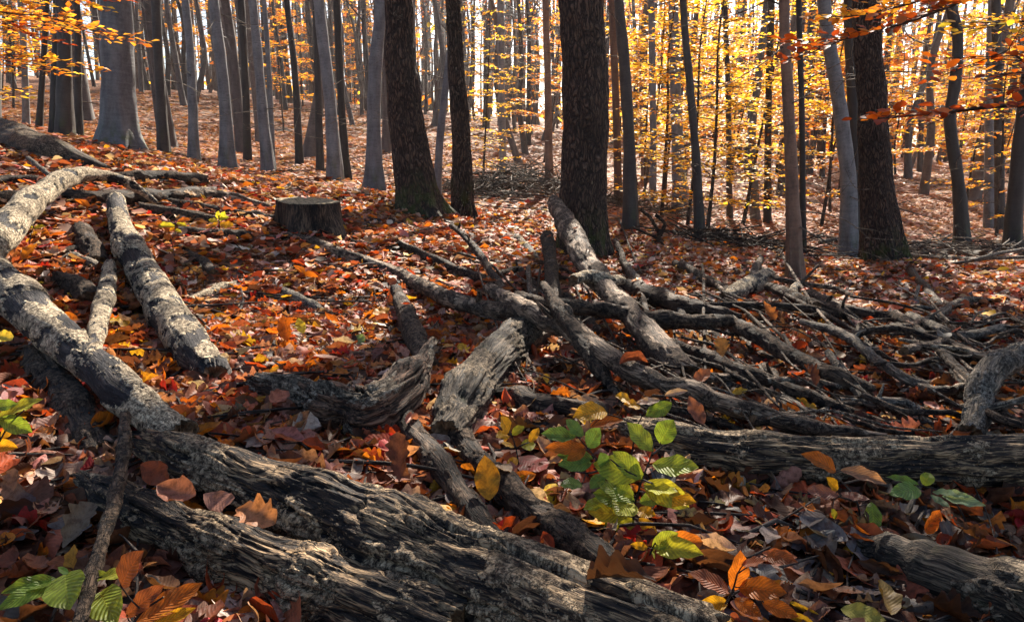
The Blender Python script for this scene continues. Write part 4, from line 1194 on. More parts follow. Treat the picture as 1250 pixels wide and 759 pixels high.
def build_brush():
    """the grey brush heaps"""
    rg = np.random.default_rng(31)

    def heap(name, label, cx, cy, D, w, h, n, mat):
        root = at_depth(cx, cy, D)
        mb = MB()
        for k in range(n):
            x = root[0] + rg.normal(0, w); y = root[1] + rg.normal(0, w * .8)
            q = math.exp(-((x - root[0]) ** 2 + (y - root[1]) ** 2) / (2 * w * w))
            z = H(x, y)[0] + rg.random() * h * q + .02
            az = rg.random() * 6.28; l = rg.uniform(.12, .7); r = rg.uniform(.003, .011)
            d = np.array([math.cos(az), math.sin(az), rg.normal(0, .25)]) * l
            p = np.array([x, y, z])
            e = p + d; e[2] = max(e[2], H(e[0], e[1])[0] + .01)
            b = p - d; b[2] = max(b[2], H(b[0], b[1])[0] + .01)
            tube(mb, [b, p + rg.normal(0, .05, 3), e], [r, r, r * .4], 5, .3, caps=(False, False), seed=k)
        o = mb.obj(name, M[mat], None, root)
        tag(o, label, 'brush heap', kind='stuff')
    heap('brush_heap', 'grey heap of thin dead brush between the two oaks', 628, 236, 11.8, .75, .5, 520, 'grey')
    heap('brush_heap', 'dark heap of twigs by the thin near black trunk', 900, 303, 8.9, .45, .16, 200, 'dark')
    heap('brush_heap', 'grey scatter of brush beneath the golden sapling', 800, 268, 12, .6, .2, 160, 'grey')
    heap('brush_heap', 'tangle of thin sticks around the grey fallen poles', 1180, 312, 9.2, .9, .14, 200, 'grey')
    # sticks strewn over the leaf floor
    mb = MB()
    for k in range(700):
        d = 1.2 * math.exp(rg.random() * 2.9); a = R(rg.uniform(-42, 42))
        x, y = d * math.sin(a), d * math.cos(a)
        p = np.array([x, y, H(x, y)[0] + .02]); az = rg.normal(.4, .9); l = rg.uniform(.06, .35) * (1 + d * .08); r = rg.uniform(.0015, .005) * (1 + d * .12)
        dd = np.array([math.cos(az), math.sin(az), 0]) * l
        e, b = p + dd, p - dd
        e[2] = H(e[0], e[1])[0] + rg.uniform(.01, .05); b[2] = H(b[0], b[1])[0] + rg.uniform(.01, .03)
        tube(mb, [b, p + rg.normal(0, .02, 3), e], [r, r, r * .4], 5, .08, caps=(False, False), seed=k)
    o = mb.obj('twig_litter', M['twig'])
    tag(o, 'small dead sticks strewn over the leaf litter', 'twigs', kind='stuff')
    # dark curved root arcs seen past the thickest oak
    for lab, q, r in [('black curved twig arching out of the leaves past the thickest oak', [(782, 255), (795, 268), (803, 282), (805, 292)], 2.2),
                      ('second black twig curling back beside the curved one', [(800, 262), (811, 272), (808, 284), (801, 293)], 2.4),
                      ('low dark root lying from the dark leaning trunk to the curled twigs', [(772, 277), (790, 285), (804, 292), (815, 306)], 1.8)]:
        log('branch', lab, [(x, y, r, 8.0 + .0 * x) for x, y in q], 'dark', 'branch', D=8.0)


# ------------------------------------------------------------------ leaf litter
RED = (.36, .060, .020); RBR = (.22, .066, .032); ORG = (.54, .17, .02); TAN = (.34, .19, .115); PALE = (.48, .35, .27); DKB = (.055, .024, .016); YEL = (.58, .33, .03); CRI = (.30, .02, .02)
UMB = (.10, .042, .024); GRY = (.11, .095, .092); PNK = (.34, .15, .11)


def litter_colors(pos):
    n = len(pos)
    pal = np.array([RED, RBR, ORG, TAN, PALE, DKB, YEL, CRI, UMB, GRY, PNK])
    warm = np.array([14, 23, 13, 12, 8, 9, 2.0, 2, 9, 1, 15.0])        # the red bank; tan, pale and pink shares raised to paint in leaf highlights
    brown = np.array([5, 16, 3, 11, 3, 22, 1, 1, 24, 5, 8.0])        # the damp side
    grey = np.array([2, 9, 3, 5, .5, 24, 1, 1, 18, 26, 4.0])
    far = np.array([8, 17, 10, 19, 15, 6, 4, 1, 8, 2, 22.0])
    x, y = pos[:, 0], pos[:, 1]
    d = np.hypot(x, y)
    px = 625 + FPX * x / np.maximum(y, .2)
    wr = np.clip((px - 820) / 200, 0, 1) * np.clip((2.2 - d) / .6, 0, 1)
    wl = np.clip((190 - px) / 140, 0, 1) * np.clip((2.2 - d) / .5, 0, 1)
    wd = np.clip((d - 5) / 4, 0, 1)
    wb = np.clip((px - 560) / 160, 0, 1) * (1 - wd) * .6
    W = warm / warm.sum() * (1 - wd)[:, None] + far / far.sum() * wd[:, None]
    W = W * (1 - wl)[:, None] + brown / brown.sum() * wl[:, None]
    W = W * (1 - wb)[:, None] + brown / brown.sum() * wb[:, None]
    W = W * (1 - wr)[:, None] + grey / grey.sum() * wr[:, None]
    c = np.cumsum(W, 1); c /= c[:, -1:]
    i = (rng.random(n)[:, None] > c).sum(1)
    col = pal[np.clip(i, 0, len(pal) - 1)]
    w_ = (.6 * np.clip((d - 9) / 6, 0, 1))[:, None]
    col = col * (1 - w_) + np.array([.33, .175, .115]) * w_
    return np.clip(col * (.65 + .75 * rng.random((n, 1))) * (.9 + .2 * rng.random((n, 3))), .004, .9)


def build_litter():
    near, mid = [], []
    for k in range(9):
        near.append(leaf_template('beech', 12, 4, rng.uniform(-.1, .45), rng.uniform(-1.6, 1.8), rng.choice([0, 1.2, -1.5, 2.2]), rng.uniform(.01, .05), k))
    for k in range(13):
        near.append(leaf_template('oak', 24, 4, rng.uniform(-.2, .45), rng.uniform(-1.4, 1.5), rng.choice([0, 1.0, -1.3, 1.8]), rng.uniform(.02, .07), k))
    for k in range(4):
        mid.append(leaf_template('beech', 5, 2, rng.uniform(-.1, .5), rng.uniform(-1.6, 1.9), rng.choice([0, 1.6]), .03, k))
        mid.append(leaf_template('oak', 10, 2, rng.uniform(-.2, .5), rng.uniform(-1.8, 2.0), 0, .05, k))

    def ring(n, d0, d1, amax=44):
        d = np.sqrt(rng.random(n) * (d1 * d1 - d0 * d0) + d0 * d0); a = np.radians(rng.uniform(-amax, amax, n))
        return d * np.sin(a), d * np.cos(a)

    def lay(tpl, n, d0, d1, size, tilt, mat, up, amax=44, name='leaf_litter'):
        mb = MB()
        x, y = ring(n, d0, d1, amax)
        z = H(x, y) + rng.random(n) * up
        pos = np.stack([x, y, z], -1)
        tl = tilt * (.4 + 1.2 * rng.random(n) ** 2)
        nr = np.stack([rng.normal(0, 1, n) * tl, rng.normal(0, 1, n) * tl, np.ones(n)], -1)
        nr[:, 2] *= np.where(rng.random(n) < .5, 1, -1)
        s = size * (.55 + .75 * rng.random(n))
        Rm = orient(nr, rng.random(n) * 6.28)
        pos = pos - Rm[:, :, 1] * (s * .5)[:, None]
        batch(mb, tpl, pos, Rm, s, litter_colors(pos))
        return mb
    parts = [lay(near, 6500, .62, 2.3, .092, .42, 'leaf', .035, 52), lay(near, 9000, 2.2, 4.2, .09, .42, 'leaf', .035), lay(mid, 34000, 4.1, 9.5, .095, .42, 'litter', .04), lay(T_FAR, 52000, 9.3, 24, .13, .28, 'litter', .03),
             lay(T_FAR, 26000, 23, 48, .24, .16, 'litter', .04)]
    stp = bpy.data.objects['tree_stump']
    LOGP.append((np.array([np.array(stp.location) + [q_ * .02, q_ * .01, .0] for q_ in range(-8, 9)]), np.full(17, .17), 'stump'))
    # leaves lying on and drifted against the wood
    P_, N_ = [], []
    for Cc, r, lab in LOGP:
        dd = depth(Cc[len(Cc) // 2])
        if dd > 5.5: continue
        L = np.linalg.norm(Cc[-1] - Cc[0])
        for q in range(rng.poisson(L * (3.0 if r.max() > .03 else 1.2))):
            i = int(rng.integers(len(Cc))); sd = rng.choice([-1, 0, 1], p=[.42, .16, .42])
            tg = Cc[min(i + 1, len(Cc) - 1)] - Cc[max(i - 1, 0)]; sv = np.array([-tg[1], tg[0], 0]); sv /= np.linalg.norm(sv) + 1e-9
            if sd == 0:
                P_.append(Cc[i] + UP * (r[i] * 1.12 + .004)); N_.append(UP + sv * rng.normal(0, .3))
            else:
                c = Cc[i] + sv * sd * (r[i] * 1.15 + .012); c[2] = H(c[0], c[1])[0] + rng.uniform(.01, .05)
                P_.append(c); N_.append(UP + sv * sd * rng.uniform(.3, 1.3))
    P_, N_ = np.array(P_), np.array(N_)
    mb = MB(); n_ = len(P_); s_ = .085 * (.55 + .7 * rng.random(n_)); R_ = orient(N_ + rng.normal(0, .15, N_.shape), rng.random(n_) * 6.28)
    P_ = P_ - R_[:, :, 1] * (s_ * .5)[:, None]
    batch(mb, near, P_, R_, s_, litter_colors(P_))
    parts.insert(0, mb)
    a, b = MB(), MB()
    root = empty('leaf_litter', (0, 0, 0))
    for k, p in enumerate(parts):
        o = p.obj('leaves', M['leaf' if k < 3 else 'litter'], root)
        o['kind'] = 'stuff'
    tag(root, 'red brown and tan autumn leaf litter covering the forest floor', 'leaf litter', kind='stuff')


# ------------------------------------------------------------------ single leaves and seedlings
def one_leaf(mb, b, t, width, kind, col, nrm=None, fold=.2, curl=.4, roll=0., wave=.03, hi=True):
    """a leaf from base b to tip t"""
    b, t = np.asarray(b, float), np.asarray(t, float)
    y = t - b; L = np.linalg.norm(y); y /= L
    n = np.array([0, -.35, 1.0]) if nrm is None else np.asarray(nrm, float)
    n = n - y * np.dot(n, y); n /= np.linalg.norm(n)
    x = np.cross(y, n)
    V, F, luv = leaf_template(kind, 22 if kind == 'oak' else 16, 6, fold, curl, roll, wave, rng.random() * 6)
    V = V * np.array([width / .62 if kind == 'beech' else width / .66, 1, 1])
    W = b + (V[:, 0:1] * x + V[:, 1:2] * y + V[:, 2:3] * n) * L
    mb.add(W, F, Col=np.tile(np.array(col) * (.9 + .2 * rng.random()), (len(W), 1)), luv=luv)


G1 = (.20, .31, .04); G2 = (.29, .38, .045); G3 = (.15, .28, .06); YG = (.40, .42, .04); YO = (.58, .33, .02); OR2 = (.46, .14, .018); RB2 = (.24, .075, .03); BRN = (.20, .085, .05)


def seedling(name, label, stems, leaves, D, cat='seedling', srad=.0022, mat='green', smat='twig'):
    """stems: lists of (px, py[, depth]); leaves: (bx, by, tx, ty, width ratio, colour[, depth])"""
    first = stems[0][0]
    D = float(P(first[0], first[1], .012)[1]) - .015
    stems = [[q[:2] for q in s_] for s_ in stems]
    base = at_depth(first[0], first[1], D)
    g = H(base[0], base[1])[0]
    root = empty(name, (base[0], base[1], min(g, base[2])))
    o = np.array(root.location)
    sp = []
    first_mb = None
    for s in stems:
        mb = MB()
        p = [at_depth(q[0], q[1], D) - o for q in s]
        if s is stems[0] and base[2] > g + .003:
            p = [np.array([0, 0, g - .01 - o[2]])] + p
        if len(p) == 2:
            p = [p[0], (p[0] + p[1]) / 2 + rng.normal(0, .003, 3), p[1]]
        C_, _, _ = tube(mb, p, np.linspace(srad, srad * .5, len(p)) * 1.25, 7, .012, seed=3)
        sp.append(C_)
        if first_mb is None:
            first_mb = mb
        else:
            mb.obj('stem', M[smat], root)
    sp = np.concatenate(sp)
    for q in leaves:
        b = at_depth(q[0], q[1], D) - o
        c = sp[np.argmin(((sp - b) ** 2).sum(1))]
        t = at_depth(q[2], q[3], D) - o
        tube(first_mb, [c, (c + b) / 2 - np.array([0, 0, .001]), b + (t - b) * .06], np.array([.6, .5, .4]) * srad, 5, .008, caps=(False, False))
    first_mb.obj('stem', M[smat], root)
    for q in leaves:
        bx, by, tx, ty, w, c = q[:6]
        d = D
        b = at_depth(bx, by, d) - o
        L = math.hypot(tx - bx, ty - by)
        t = at_depth(tx, ty, d - rng.uniform(-.01, .035) * (1 if D < 2.2 else 0) - (.0006 * L if ty > by else -.0006 * L)) - o
        mb = MB()
        one_leaf(mb, b, t, w, 'beech', c, nrm=(rng.normal(0, .25), -.8 + rng.normal(0, .25), 1), fold=rng.uniform(.05, .35), curl=rng.uniform(-.95, .4), wave=.035)
        mb.obj('leaf', M[mat], root)
    tag(root, label, cat)
    return root


def build_seedlings():
    D = 1.52
    seedling('seedling', 'tallest green beech seedling, broad ribbed leaves on a dark upright stem', [[(772, 648), (775, 615), (784, 585), (795, 556), (799, 535)], [(784, 585), (760, 572), (745, 560)], [(795, 556), (808, 545), (815, 538)], [(784, 585), (800, 590)]],
             [(797, 551, 764, 516, .62, G2), (805, 541, 822, 512, .85, G1), (797, 568, 854, 572, .50, G2), (784, 585, 747, 551, .56, G2), (786, 580, 724, 566, .58, G2), (785, 588, 843, 618, .52, YG),
              (776, 612, 729, 588, .5, G2), (775, 612, 724, 602, .6, G1), (772, 610, 752, 626, .95, YG), (768, 628, 717, 625, .5, YG), (778, 600, 770, 590, .8, OR2), (788, 600, 850, 612, .45, YO),
              (780, 612, 812, 606, .6, G1), (776, 622, 800, 628, .6, YO), (775, 605, 746, 588, .55, G2), (771, 618, 742, 613, .55, YG), (788, 596, 828, 602, .45, YG), (780, 632, 802, 655, .6, YO), (774, 634, 752, 648, .6, YG)], D)
    seedling('seedling', 'darker green beech seedling with small leaves leaning over orange litter', [[(752, 640), (748, 605), (737, 572), (718, 548), (703, 530)], [(718, 548), (740, 540)], [(737, 572), (700, 575)]],
             [(703, 534, 660, 530, .48, G3), (712, 532, 690, 512, .6, G3), (718, 546, 733, 522, .75, G3), (724, 560, 680, 556, .5, G3), (722, 566, 680, 568, .45, G3), (712, 590, 683, 590, .6, G3), (740, 572, 733, 552, .7, G3), (738, 578, 720, 596, .6, G3),
              (715, 548, 692, 562, .5, OR2), (716, 546, 664, 546, .35, OR2), (740, 610, 712, 622, .5, G1), (760, 634, 738, 644, .5, G3)], 1.62)
    seedling('seedling', 'low yellow green seedling beside the pole end, three leaves over brown litter', [[(790, 690), (795, 672), (800, 662)]],
             [(796, 668, 828, 650, .55, G2), (798, 668, 857, 674, .42, YG), (796, 670, 818, 694, .55, YG), (792, 668, 770, 664, .35, YO), (800, 665, 862, 660, .4, OR2)], 1.38)
    seedling('seedling', 'yellow and cream leaf cluster catching the sun above the tall green seedling', [[(770, 560, 1.75), (778, 520, 1.74), (790, 498, 1.72)], [(778, 520, 1.74), (740, 505, 1.74)]],
             [(772, 490, 752, 482, .6, YO), (783, 496, 762, 492, .55, YO), (820, 492, 788, 508, .55, G1), (742, 500, 700, 508, .5, YO), (720, 520, 760, 512, .4, OR2), (810, 482, 840, 476, .3, PALE), (806, 488, 776, 492, .3, PALE), (790, 510, 808, 490, .5, G1)], 1.74)
    seedling('seedling', 'small yellow seedling standing beside the mossy log', [[(634, 575), (630, 548), (622, 525)], [(630, 548), (645, 540)]],
             [(622, 528, 612, 508, .6, YEL), (624, 530, 640, 520, .6, YG), (628, 545, 612, 540, .6, YEL), (636, 544, 654, 542, .8, YG), (632, 558, 618, 572, .5, YO), (622, 530, 606, 532, .5, YO), (646, 540, 658, 522, .5, YEL)], 1.8)
    seedling('seedling', 'orange brown beech seedling with large ribbed leaves by the end of the dark pole', [[(870, 760), (892, 726), (900, 700)], [(892, 726), (925, 716)]],
             [(892, 722, 841, 698, .5, RB2), (896, 722, 905, 672, .5, OR2), (900, 716, 960, 722, .5, OR2), (905, 690, 935, 684, .6, RB2), (896, 730, 930, 752, .5, OR2), (890, 735, 852, 738, .4, YO), (932, 678, 972, 684, .35, RB2), (880, 748, 900, 772, .5, YO), (930, 735, 975, 752, .45, OR2)], 1.12)
    seedling('seedling', 'orange and pink leaved seedling with curled leaves in front of the level log', [[(1050, 640), (1046, 612), (1030, 590), (1002, 566)], [(1030, 590), (1066, 584)], [(1046, 612), (985, 600)]],
             [(1024, 575, 980, 552, .42, OR2), (1026, 573, 1083, 590, .38, TAN), (1022, 598, 1008, 582, .5, YO), (1024, 604, 982, 598, .42, PNK), (1026, 602, 1062, 610, .36, PNK), (1016, 620, 1020, 634, .6, YG), (1064, 612, 1068, 650, .5, G1), (1050, 632, 1064, 646, .5, YG), (986, 598, 978, 588, .5, RED)], 1.62)
    seedling('seedling', 'pale green seedling with ribbed fern like leaves in front of the level log', [[(1180, 640), (1165, 612), (1140, 596), (1118, 592)]],
             [(1122, 592, 1082, 582, .35, G3), (1126, 596, 1088, 602, .35, G3), (1128, 592, 1136, 576, .8, G2), (1138, 600, 1168, 604, .4, (.25, .38, .2)), (1150, 606, 1204, 618, .35, (.28, .4, .22)), (1136, 604, 1160, 620, .35, (.25, .38, .2)), (1146, 600, 1186, 606, .3, (.28, .4, .22))], 1.62)
    seedling('seedling', 'low green seedling with jagged leaves crossing the knobbly twig', [[(60, 770), (72, 735), (98, 702), (110, 706)]],
             [(72, 706, 0, 722, .34, G1), (70, 708, -5, 742, .34, G1), (78, 698, 84, 742, .72, G2), (92, 712, 133, 700, .5, G2), (122, 704, 166, 696, .42, YG), (118, 716, 140, 756, .55, G2), (84, 700, 70, 692, .5, G3)], 1.0)
    seedling('seedling', 'red brown leaved seedling at the bottom by the low green one', [[(150, 790), (170, 750), (200, 728)]],
             [(152, 752, 200, 714, .42, RB2), (165, 762, 248, 712, .36, OR2), (180, 768, 240, 742, .3, YO), (145, 716, 172, 672, .62, (.16, .05, .02))], .98)
    seedling('seedling', 'yellowing green leaf spray at the edge beside the dark crumbling log', [[(-10, 560), (10, 520), (30, 500)]],
             [(-8, 512, 52, 486, .4, YG), (0, 510, 40, 528, .45, G1), (-20, 500, 20, 492, .4, G1), (0, 535, 32, 508, .5, YO), (-12, 545, 20, 545, .5, YO)], 1.5)
    seedling('seedling', 'tiny bright yellow green seedling by the long thin dark branch', [[(268, 285), (268, 272), (266, 262)]],
             [(267, 268, 266, 257, .6, YG), (267, 268, 280, 265, .6, G2), (266, 270, 254, 268, .6, YG), (267, 272, 250, 280, .5, YO), (268, 273, 286, 276, .6, YO), (268, 270, 275, 258, .6, YG)], 4.2, srad=.004)
    seedling('seedling', 'tiny yellow sprig in front of the stump', [[(418, 280), (408, 268), (402, 258)]],
             [(406, 266, 398, 260, .6, YEL), (404, 262, 406, 254, .6, YEL), (408, 268, 418, 262, .5, YEL), (410, 270, 400, 270, .5, YO), (414, 274, 424, 280, .5, YEL), (402, 260, 412, 256, .5, YEL)], 4.7, srad=.004)
    seedling('seedling', 'small orange seedling with round leaves on the red leaf bank', [[(214, 326), (212, 306), (208, 290)]],
             [(209, 292, 200, 286, .8, OR2), (210, 298, 198, 300, .7, OR2), (211, 300, 222, 296, .7, OR2), (212, 306, 203, 306, .7, YO), (212, 306, 224, 308, .7, OR2), (212, 312, 220, 318, .7, OR2), (210, 296, 216, 288, .7, OR2)], 3.45, srad=.003)
    seedling('seedling', 'yellow leaved sprout under the arched branch', [[(36, 300), (38, 285), (42, 276)]],
             [(40, 278, 56, 276, .5, YG), (38, 280, 24, 286, .5, YG), (38, 286, 46, 284, .8, YEL), (36, 290, 30, 300, .6, YEL), (40, 278, 30, 274, .5, YG)], 3.2, srad=.003)
    seedling('seedling', 'little yellow and orange sprout behind the straight leaning log', [[(214, 290), (214, 276), (216, 268)]],
             [(214, 278, 205, 282, .5, YO), (215, 272, 228, 276, .5, YG), (216, 270, 232, 268, .6, OR2), (213, 280, 222, 284, .5, YG), (214, 276, 190, 276, .35, YG), (214, 282, 178, 272, .4, OR2)], 3.8, srad=.003)


def build_hero_leaves():
    L = [('tan lobed oak leaf lying on the crack of the big weathered log', (285, 618), (334, 636), .6, 'oak', (.34, .15, .07), .17, -.6),
         ('curled pink brown ribbed leaf wedged between slab and big log', (196, 598), (246, 612), .5, 'beech', (.33, .13, .08), .16, 1.2),
         ('rust leaf folded at the left end of the gap above the slab', (176, 568), (212, 590), .5, 'beech', (.28, .07, .03), .15, 1.0),
         ('small crumpled pink leaf beside the tan oak leaf on the big log', (252, 608), (290, 618), .5, 'beech', (.36, .17, .12), .17, 1.4),
         ('pale grey lobed oak leaf on dark litter beside the knobbly twig', (76, 668), (112, 612), .62, 'oak', (.20, .15, .11), .05, -.3),
         ('ochre oval leaf on dark litter near the low green seedling', (88, 700), (92, 664), .55, 'beech', (.42, .2, .03), .05, .4),
         ('brown maple like leaf beside the crumbling dark log', (52, 520), (36, 560), .75, 'oak', (.19, .11, .08), .05, .5),
         ('long brown leaf lying under the yellowing spray', (6, 615), (18, 572), .5, 'oak', (.26, .13, .08), .05, .6),
         ('glowing orange leaf standing upright beside the bluish black branch', (598, 612), (592, 556), .55, 'beech', (.55, .25, .02), .08, .6),
         ('rusty ribbed leaf lying against the bluish black branch', (610, 610), (640, 590), .5, 'beech', (.34, .08, .03), .06, .6),
         ('dark brown lobed leaf hanging under the curved hook', (488, 590), (486, 528), .5, 'oak', (.14, .055, .035), .06, .8),
         ('brown wavy oak leaf with the tip at the curved hook', (465, 560), (500, 590), .5, 'oak', (.16, .07, .045), .05, .6),
         ('long tan oak leaf lying along the top of the big weathered log', (352, 548), (398, 582), .5, 'oak', (.36, .19, .12), .05, -.5),
         ('bright orange leaf upright in the red leaf bank', (352, 418), (346, 386), .5, 'beech', (.55, .14, .012), .06, .5),
         ('lemon yellow pointed leaf standing in the red leaf bank', (370, 408), (364, 388), .5, 'beech', (.6, .5, .05), .06, .2),
         ('round green leaf lying alone on the red leaf bank', (432, 410), (444, 420), .95, 'beech', (.16, .24, .09), .05, .2),
         ('golden orange leaf near the upright chipped stub', (455, 384), (476, 376), .6, 'beech', (.6, .28, .03), .06, .4),
         ('orange leaf on the bare dark litter below the mossy log', (668, 468), (666, 456), .8, 'oak', (.55, .32, .04), .05, .3),
         ('brown oak leaf caught upright among the shaded poles', (882, 436), (880, 412), .8, 'oak', (.36, .17, .05), .16, .4),
         ('orange brown leaf hanging by the sawn end', (932, 368), (946, 392), .5, 'oak', (.40, .15, .05), .2, .5),
         ('bright rust leaf lying across the thick brown branch', (846, 468), (866, 452), .5, 'beech', (.44, .15, .06), .14, .8),
         ('red brown leaf standing against the level log end', (858, 520), (840, 484), .5, 'beech', (.26, .10, .06), .13, .6),
         ('yellow leaf lying on litter beside the thick brown branch', (892, 482), (912, 476), .4, 'beech', (.55, .36, .05), .06, .5),
         ('broad yellow green leaf at the very bottom by the rounded log', (1026, 742), (1082, 756), .5, 'beech', (.34, .30, .06), .06, -.3),
         ('olive brown leaf standing by the rounded log', (1086, 752), (1074, 708), .55, 'beech', (.22, .14, .04), .08, .4),
         ('crisp rust leaf curling on dark litter', (930, 676), (974, 682), .4, 'beech', (.34, .10, .04), .05, .7),
         ('deep red leaf lying beside the dark pole', (634, 560), (668, 575), .7, 'beech', (.17, .025, .02), .05, .5),
         ('orange leaf drooping from the patchy log edge', (28, 318), (46, 298), .6, 'beech', (.55, .2, .02), .10, .5),
         ('single golden leaf held on a stalk above the dark logs', (240, 238), (224, 234), .7, 'beech', (.5, .26, .08), .12, .2),
         ('yellow curled leaf at the edge beside the patchy log', (-6, 410), (18, 418), .5, 'beech', (.55, .42, .05), .12, .9),
         ('pale crumpled leaf beside the lower end of the straight leaning log', (262, 450), (278, 432), .6, 'oak', (.46, .38, .3), .05, 1.0),
         ('bleached grey oak leaf lying on the red bank by the hook', (352, 528), (386, 512), .6, 'oak', (.42, .36, .31), .05, .5),
         ('reddish leaf with fine ribs beside the lichened hook', (330, 492), (352, 478), .8, 'beech', (.38, .13, .08), .08, .4)]
    for lab, b, t, w, kind, col, lift, curl in L:
        mb = MB()
        B = P(b[0], b[1], lift * .8); T = P(t[0], t[1], lift)
        D = depth(B)
        Tt = at_depth(t[0], t[1], T[1]) 
        mxl = 1.5 * math.hypot(t[0] - b[0], t[1] - b[1]) * D / FPX
        v = Tt - B
        if np.linalg.norm(v) > mxl:
            Tt = at_depth(t[0], t[1], B[1] + np.sign(v[1]) * mxl * .45)
        one_leaf(mb, B, Tt, w, kind, col, nrm=(rng.normal(0, .3), -.7, 1), fold=rng.uniform(0, .3), curl=curl, roll=rng.choice([0, .8]), wave=.05)
        o = mb.obj('fallen_leaf', M['leaf'], None, B)
        tag(o, lab, 'leaf')


def build_near_sprays():
    """leafy branches of the tree standing just outside the frame"""
    rg = np.random.default_rng(4)
    base = at_depth(1440, 420, 3.1); base[2] = H(base[0], base[1])[0] - .03
    root = empty('beech_tree', base)
    tm = MB()
    zt = np.linspace(0, 5, 6)
    p = np.stack([rg.normal(0, .04, 6), rg.normal(0, .04, 6), zt], -1); p[0] = 0
    tube(tm, p, .055 * (1.1 - zt / 5.2), 24, .06, flare_disp(.05, .3, 'b', 3), caps=(False, True), seed=0)
    tm.obj('trunk', M['darkbark'], root)
    tpl = [leaf_template('beech', 8, 2, .2, .4), leaf_template('beech', 8, 2, .1, -.5, wave=.03), leaf_template('beech', 8, 2, .35, .2, wave=.02)]
    for pts, D, pal, leaf, side in [
            ([(1440, 90), (1330, 132), (1240, 128), (1150, 138), (1060, 146)], 2.6, RUST, .052, .10),
            ([(1440, 60), (1340, 85), (1290, 95), (1230, 62)], 2.6, RUST, .052, .25),
            ([(1440, -120), (1300, -60), (1190, -5), (1100, 30), (1040, 45), (965, 75)], 3.4, RUST, .06, .16),
            ([(1440, -160), (1300, -90), (1180, -20), (1090, 10), (1010, 25)], 3.7, ORANGE, .06, .16),
            ([(1440, -40), (1340, 10), (1270, 24), (1215, 30)], 2.9, YELLOW, .05, .2)]:
        bm, lm = MB(), MB()
        b0 = base.copy()
        C = np.array([at_depth(x, y, D + (.3 if i == 0 else 0) + rg.normal(0, .04)) for i, (x, y) in enumerate(pts)])
        C[0] = [base[0], base[1], C[0][2]]
        path = spline(np.concatenate([C, np.linspace(.012, .0025, len(C))[:, None]], 1), 8) ; path, s = resample(path, .05)
        tube(bm, path[::3, :3] - base, path[::3, 3], 7, .05, caps=(False, False))
        pos, yaw, nrm, siz = [], [], [], []
        dirs = np.gradient(path[:, :3], axis=0)
        L = s[-1]
        for k in range(int(L / .03)):
            sk = .28 * L + .72 * L * (k + rg.random()) / int(L / .03)
            i = min(len(path) - 1, int(sk / .05))
            az = math.atan2(dirs[i, 1], dirs[i, 0]); sg = 1 if k % 2 else -1
            l2 = side * rg.uniform(.3, 1.5)
            a2 = az + sg * rg.uniform(.5, 1.1)
            b = path[i, :3]; e = b + np.array([math.cos(a2), math.sin(a2), rg.normal(0, .15)]) * l2
            tube(bm, [b - base, (b + e) / 2 - base, e - base], [.0022, .0016, .001], 4, .05, caps=(False, False))
            nl = max(1, int(l2 / .045))
            for j in range(nl + 1):
                u = (j + .5) / (nl + .5)
                pos.append(b + (e - b) * u); yaw.append(a2 + (.8 if j % 2 else -.8) * (0 if j == nl else 1) + rg.normal(0, .2)); nrm.append((rg.normal(0, .35), rg.normal(0, .35), 1)); siz.append(leaf * rg.uniform(.6, 1.15))
        batch(lm, tpl, np.array(pos) - base, orient(np.array(nrm), np.array(yaw)), np.array(siz), pick(pal, [4, 3, 2, 2, 1], len(pos)))
        b_ = bm.obj('branch', M['twig'], root)
        lm.obj('foliage', M['crown'], b_)
    tag(root, 'young beech just past the frame edge reaching in with red orange leaf sprays', 'tree')
    # orange sprays over the upper corner, from a sapling by the thin grey trunk
    base = at_depth(-70, 200, 6.5); base[2] = H(base[0], base[1])[0] - .03
    root = empty('beech_tree', base)
    tm = MB(); zt = np.linspace(0, 6, 6)
    p = np.stack([rg.normal(0, .05, 6), rg.normal(0, .05, 6), zt], -1); p[0] = 0
    tube(tm, p, .06 * (1.1 - zt / 6.2), 20, .08, flare_disp(.05, .3, 'b', 3), caps=(False, True), seed=0)
    tm.obj('trunk', M['darkbark'], root)
    for (x, y), (tx, ty), pal in [((-70, 30), (60, 20), GOLD), ((-70, 70), (40, 62), ORANGE), ((-70, 0), (110, 35), ORANGE), ((-70, -30), (130, 10), GOLD), ((-70, 120), (20, 110), YELLOW), ((-70, 5), (70, 50), RUST), ((-70, -5), (185, 48), ORANGE), ((-70, 55), (115, 78), GOLD), ((-70, -40), (150, -6), RUST)]:
        bm, lm = MB(), MB()
        a, b = at_depth(x, y, 6.5), at_depth(tx, ty, 6.5 + rg.normal(0, .5))
        a[:2] = base[:2]
        d = b - a
        spray(lm, bm, a - base, d, np.linalg.norm(d), rg, .075, pal, .9, side=.45, droop=.0)
        b_ = bm.obj('branch', M['twig'], root); lm.obj('foliage', M['crown'], b_)
    tag(root, 'beech at the frame edge hanging orange and golden sprays over the half sunk log', 'tree')


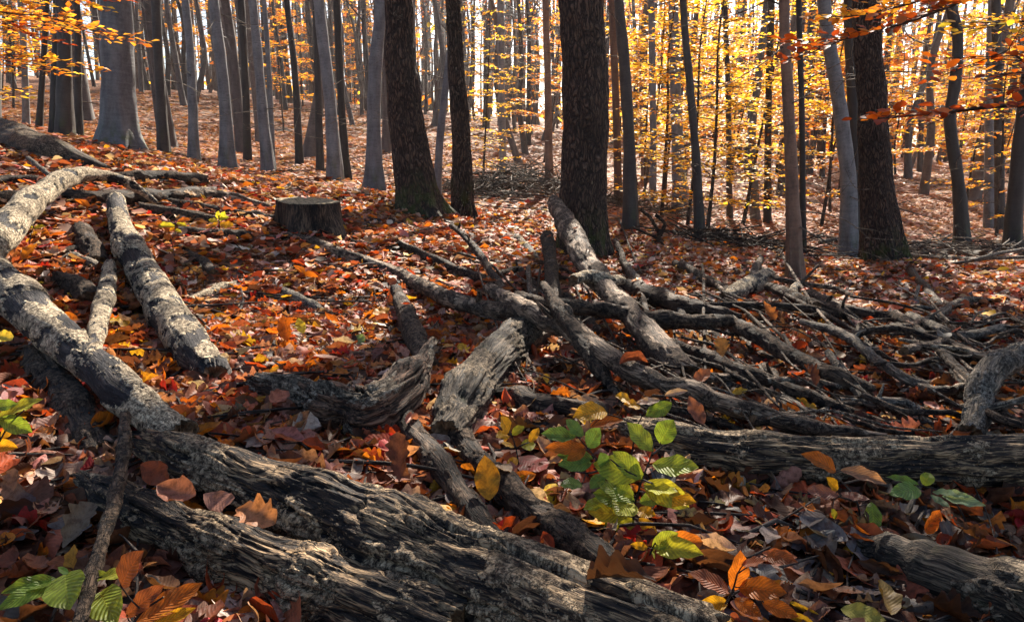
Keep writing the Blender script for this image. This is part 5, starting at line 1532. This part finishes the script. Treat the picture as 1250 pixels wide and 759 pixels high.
# ------------------------------------------------------------------ light, camera, sky
def build_light():
    w = bpy.data.worlds.new('World'); SC.world = w; w.use_nodes = True
    t = w.node_tree; t.nodes.clear()
    out = t.nodes.new('ShaderNodeOutputWorld'); bg = t.nodes.new('ShaderNodeBackground'); sky = t.nodes.new('ShaderNodeTexSky')
    sky.sky_type = 'NISHITA'; sky.sun_disc = False; sky.sun_elevation = SUN_EL; sky.sun_rotation = SUN_AZ
    sky.air_density = 1.0; sky.dust_density = 1.5; sky.ozone_density = 1.0
    t.links.new(sky.outputs[0], bg.inputs[0]); t.links.new(bg.outputs[0], out.inputs[0]); bg.inputs[1].default_value = .06
    l = bpy.data.lights.new('sun', 'SUN'); l.energy = 5.0; l.angle = R(.5); l.color = (1.0, .90, .76)
    o = bpy.data.objects.new('sun', l); COL.objects.link(o)
    d = Vector((math.sin(SUN_AZ) * math.cos(SUN_EL), math.cos(SUN_AZ) * math.cos(SUN_EL), math.sin(SUN_EL)))
    o.rotation_euler = d.to_track_quat('Z', 'Y').to_euler(); o.location = d * 40


def build_camera():
    c = bpy.data.cameras.new('camera'); c.sensor_width = 36; c.lens = FPX / 1250 * 36; c.clip_start = .05; c.clip_end = 2000
    o = bpy.data.objects.new('camera', c); COL.objects.link(o)
    o.location = CAM; o.rotation_euler = (R(90) - PITCH, 0, 0)
    SC.camera = o


def build_haze():
    mb = MB()
    x0, x1, y0, y1, z0, z1 = -150, 150, -40, 135, -12, 46
    V = [(x, y, z) for x in (x0, x1) for y in (y0, y1) for z in (z0, z1)]
    mb.add(V, np.array([(0, 1, 3, 2), (4, 6, 7, 5), (0, 4, 5, 1), (2, 3, 7, 6), (0, 2, 6, 4), (1, 5, 7, 3)]))
    m = bpy.data.materials.new('haze_air'); m.use_nodes = True; t = m.node_tree; t.nodes.clear()
    o = t.nodes.new('ShaderNodeOutputMaterial'); v = t.nodes.new('ShaderNodeVolumePrincipled')
    v.inputs['Color'].default_value = (.95, .93, .9, 1); v.inputs['Density'].default_value = HAZE; v.inputs['Anisotropy'].default_value = .45
    t.links.new(v.outputs[0], o.inputs['Volume'])
    ob = mb.obj('haze', m); tag(ob, kind='stuff')
    ob['label'] = 'thin pale air haze between the far trunks'


HAZE = .0004


def main():
    build_ground()
    build_near_trees(); build_far_trees(); build_saplings(); build_far_wood()
    build_logs(); build_stump(); build_brush()
    build_litter(); build_seedlings(); build_hero_leaves(); build_near_sprays()
    build_haze(); build_light(); build_camera()
    SC.render.engine = 'CYCLES'
    cy = SC.cycles
    cy.max_bounces = 6; cy.diffuse_bounces = 3; cy.glossy_bounces = 2; cy.transmission_bounces = 3; cy.transparent_max_bounces = 4
    cy.use_denoising = True; cy.denoiser = 'OPENIMAGEDENOISE'; cy.denoising_prefilter = 'ACCURATE'
    cy.sample_clamp_indirect = 6
    vs = SC.view_settings
    vs.view_transform = 'Standard'; vs.look = 'None'; vs.exposure = EXPOSURE; vs.gamma = 1
    vs.use_curve_mapping = False


EXPOSURE = 1.95
main()
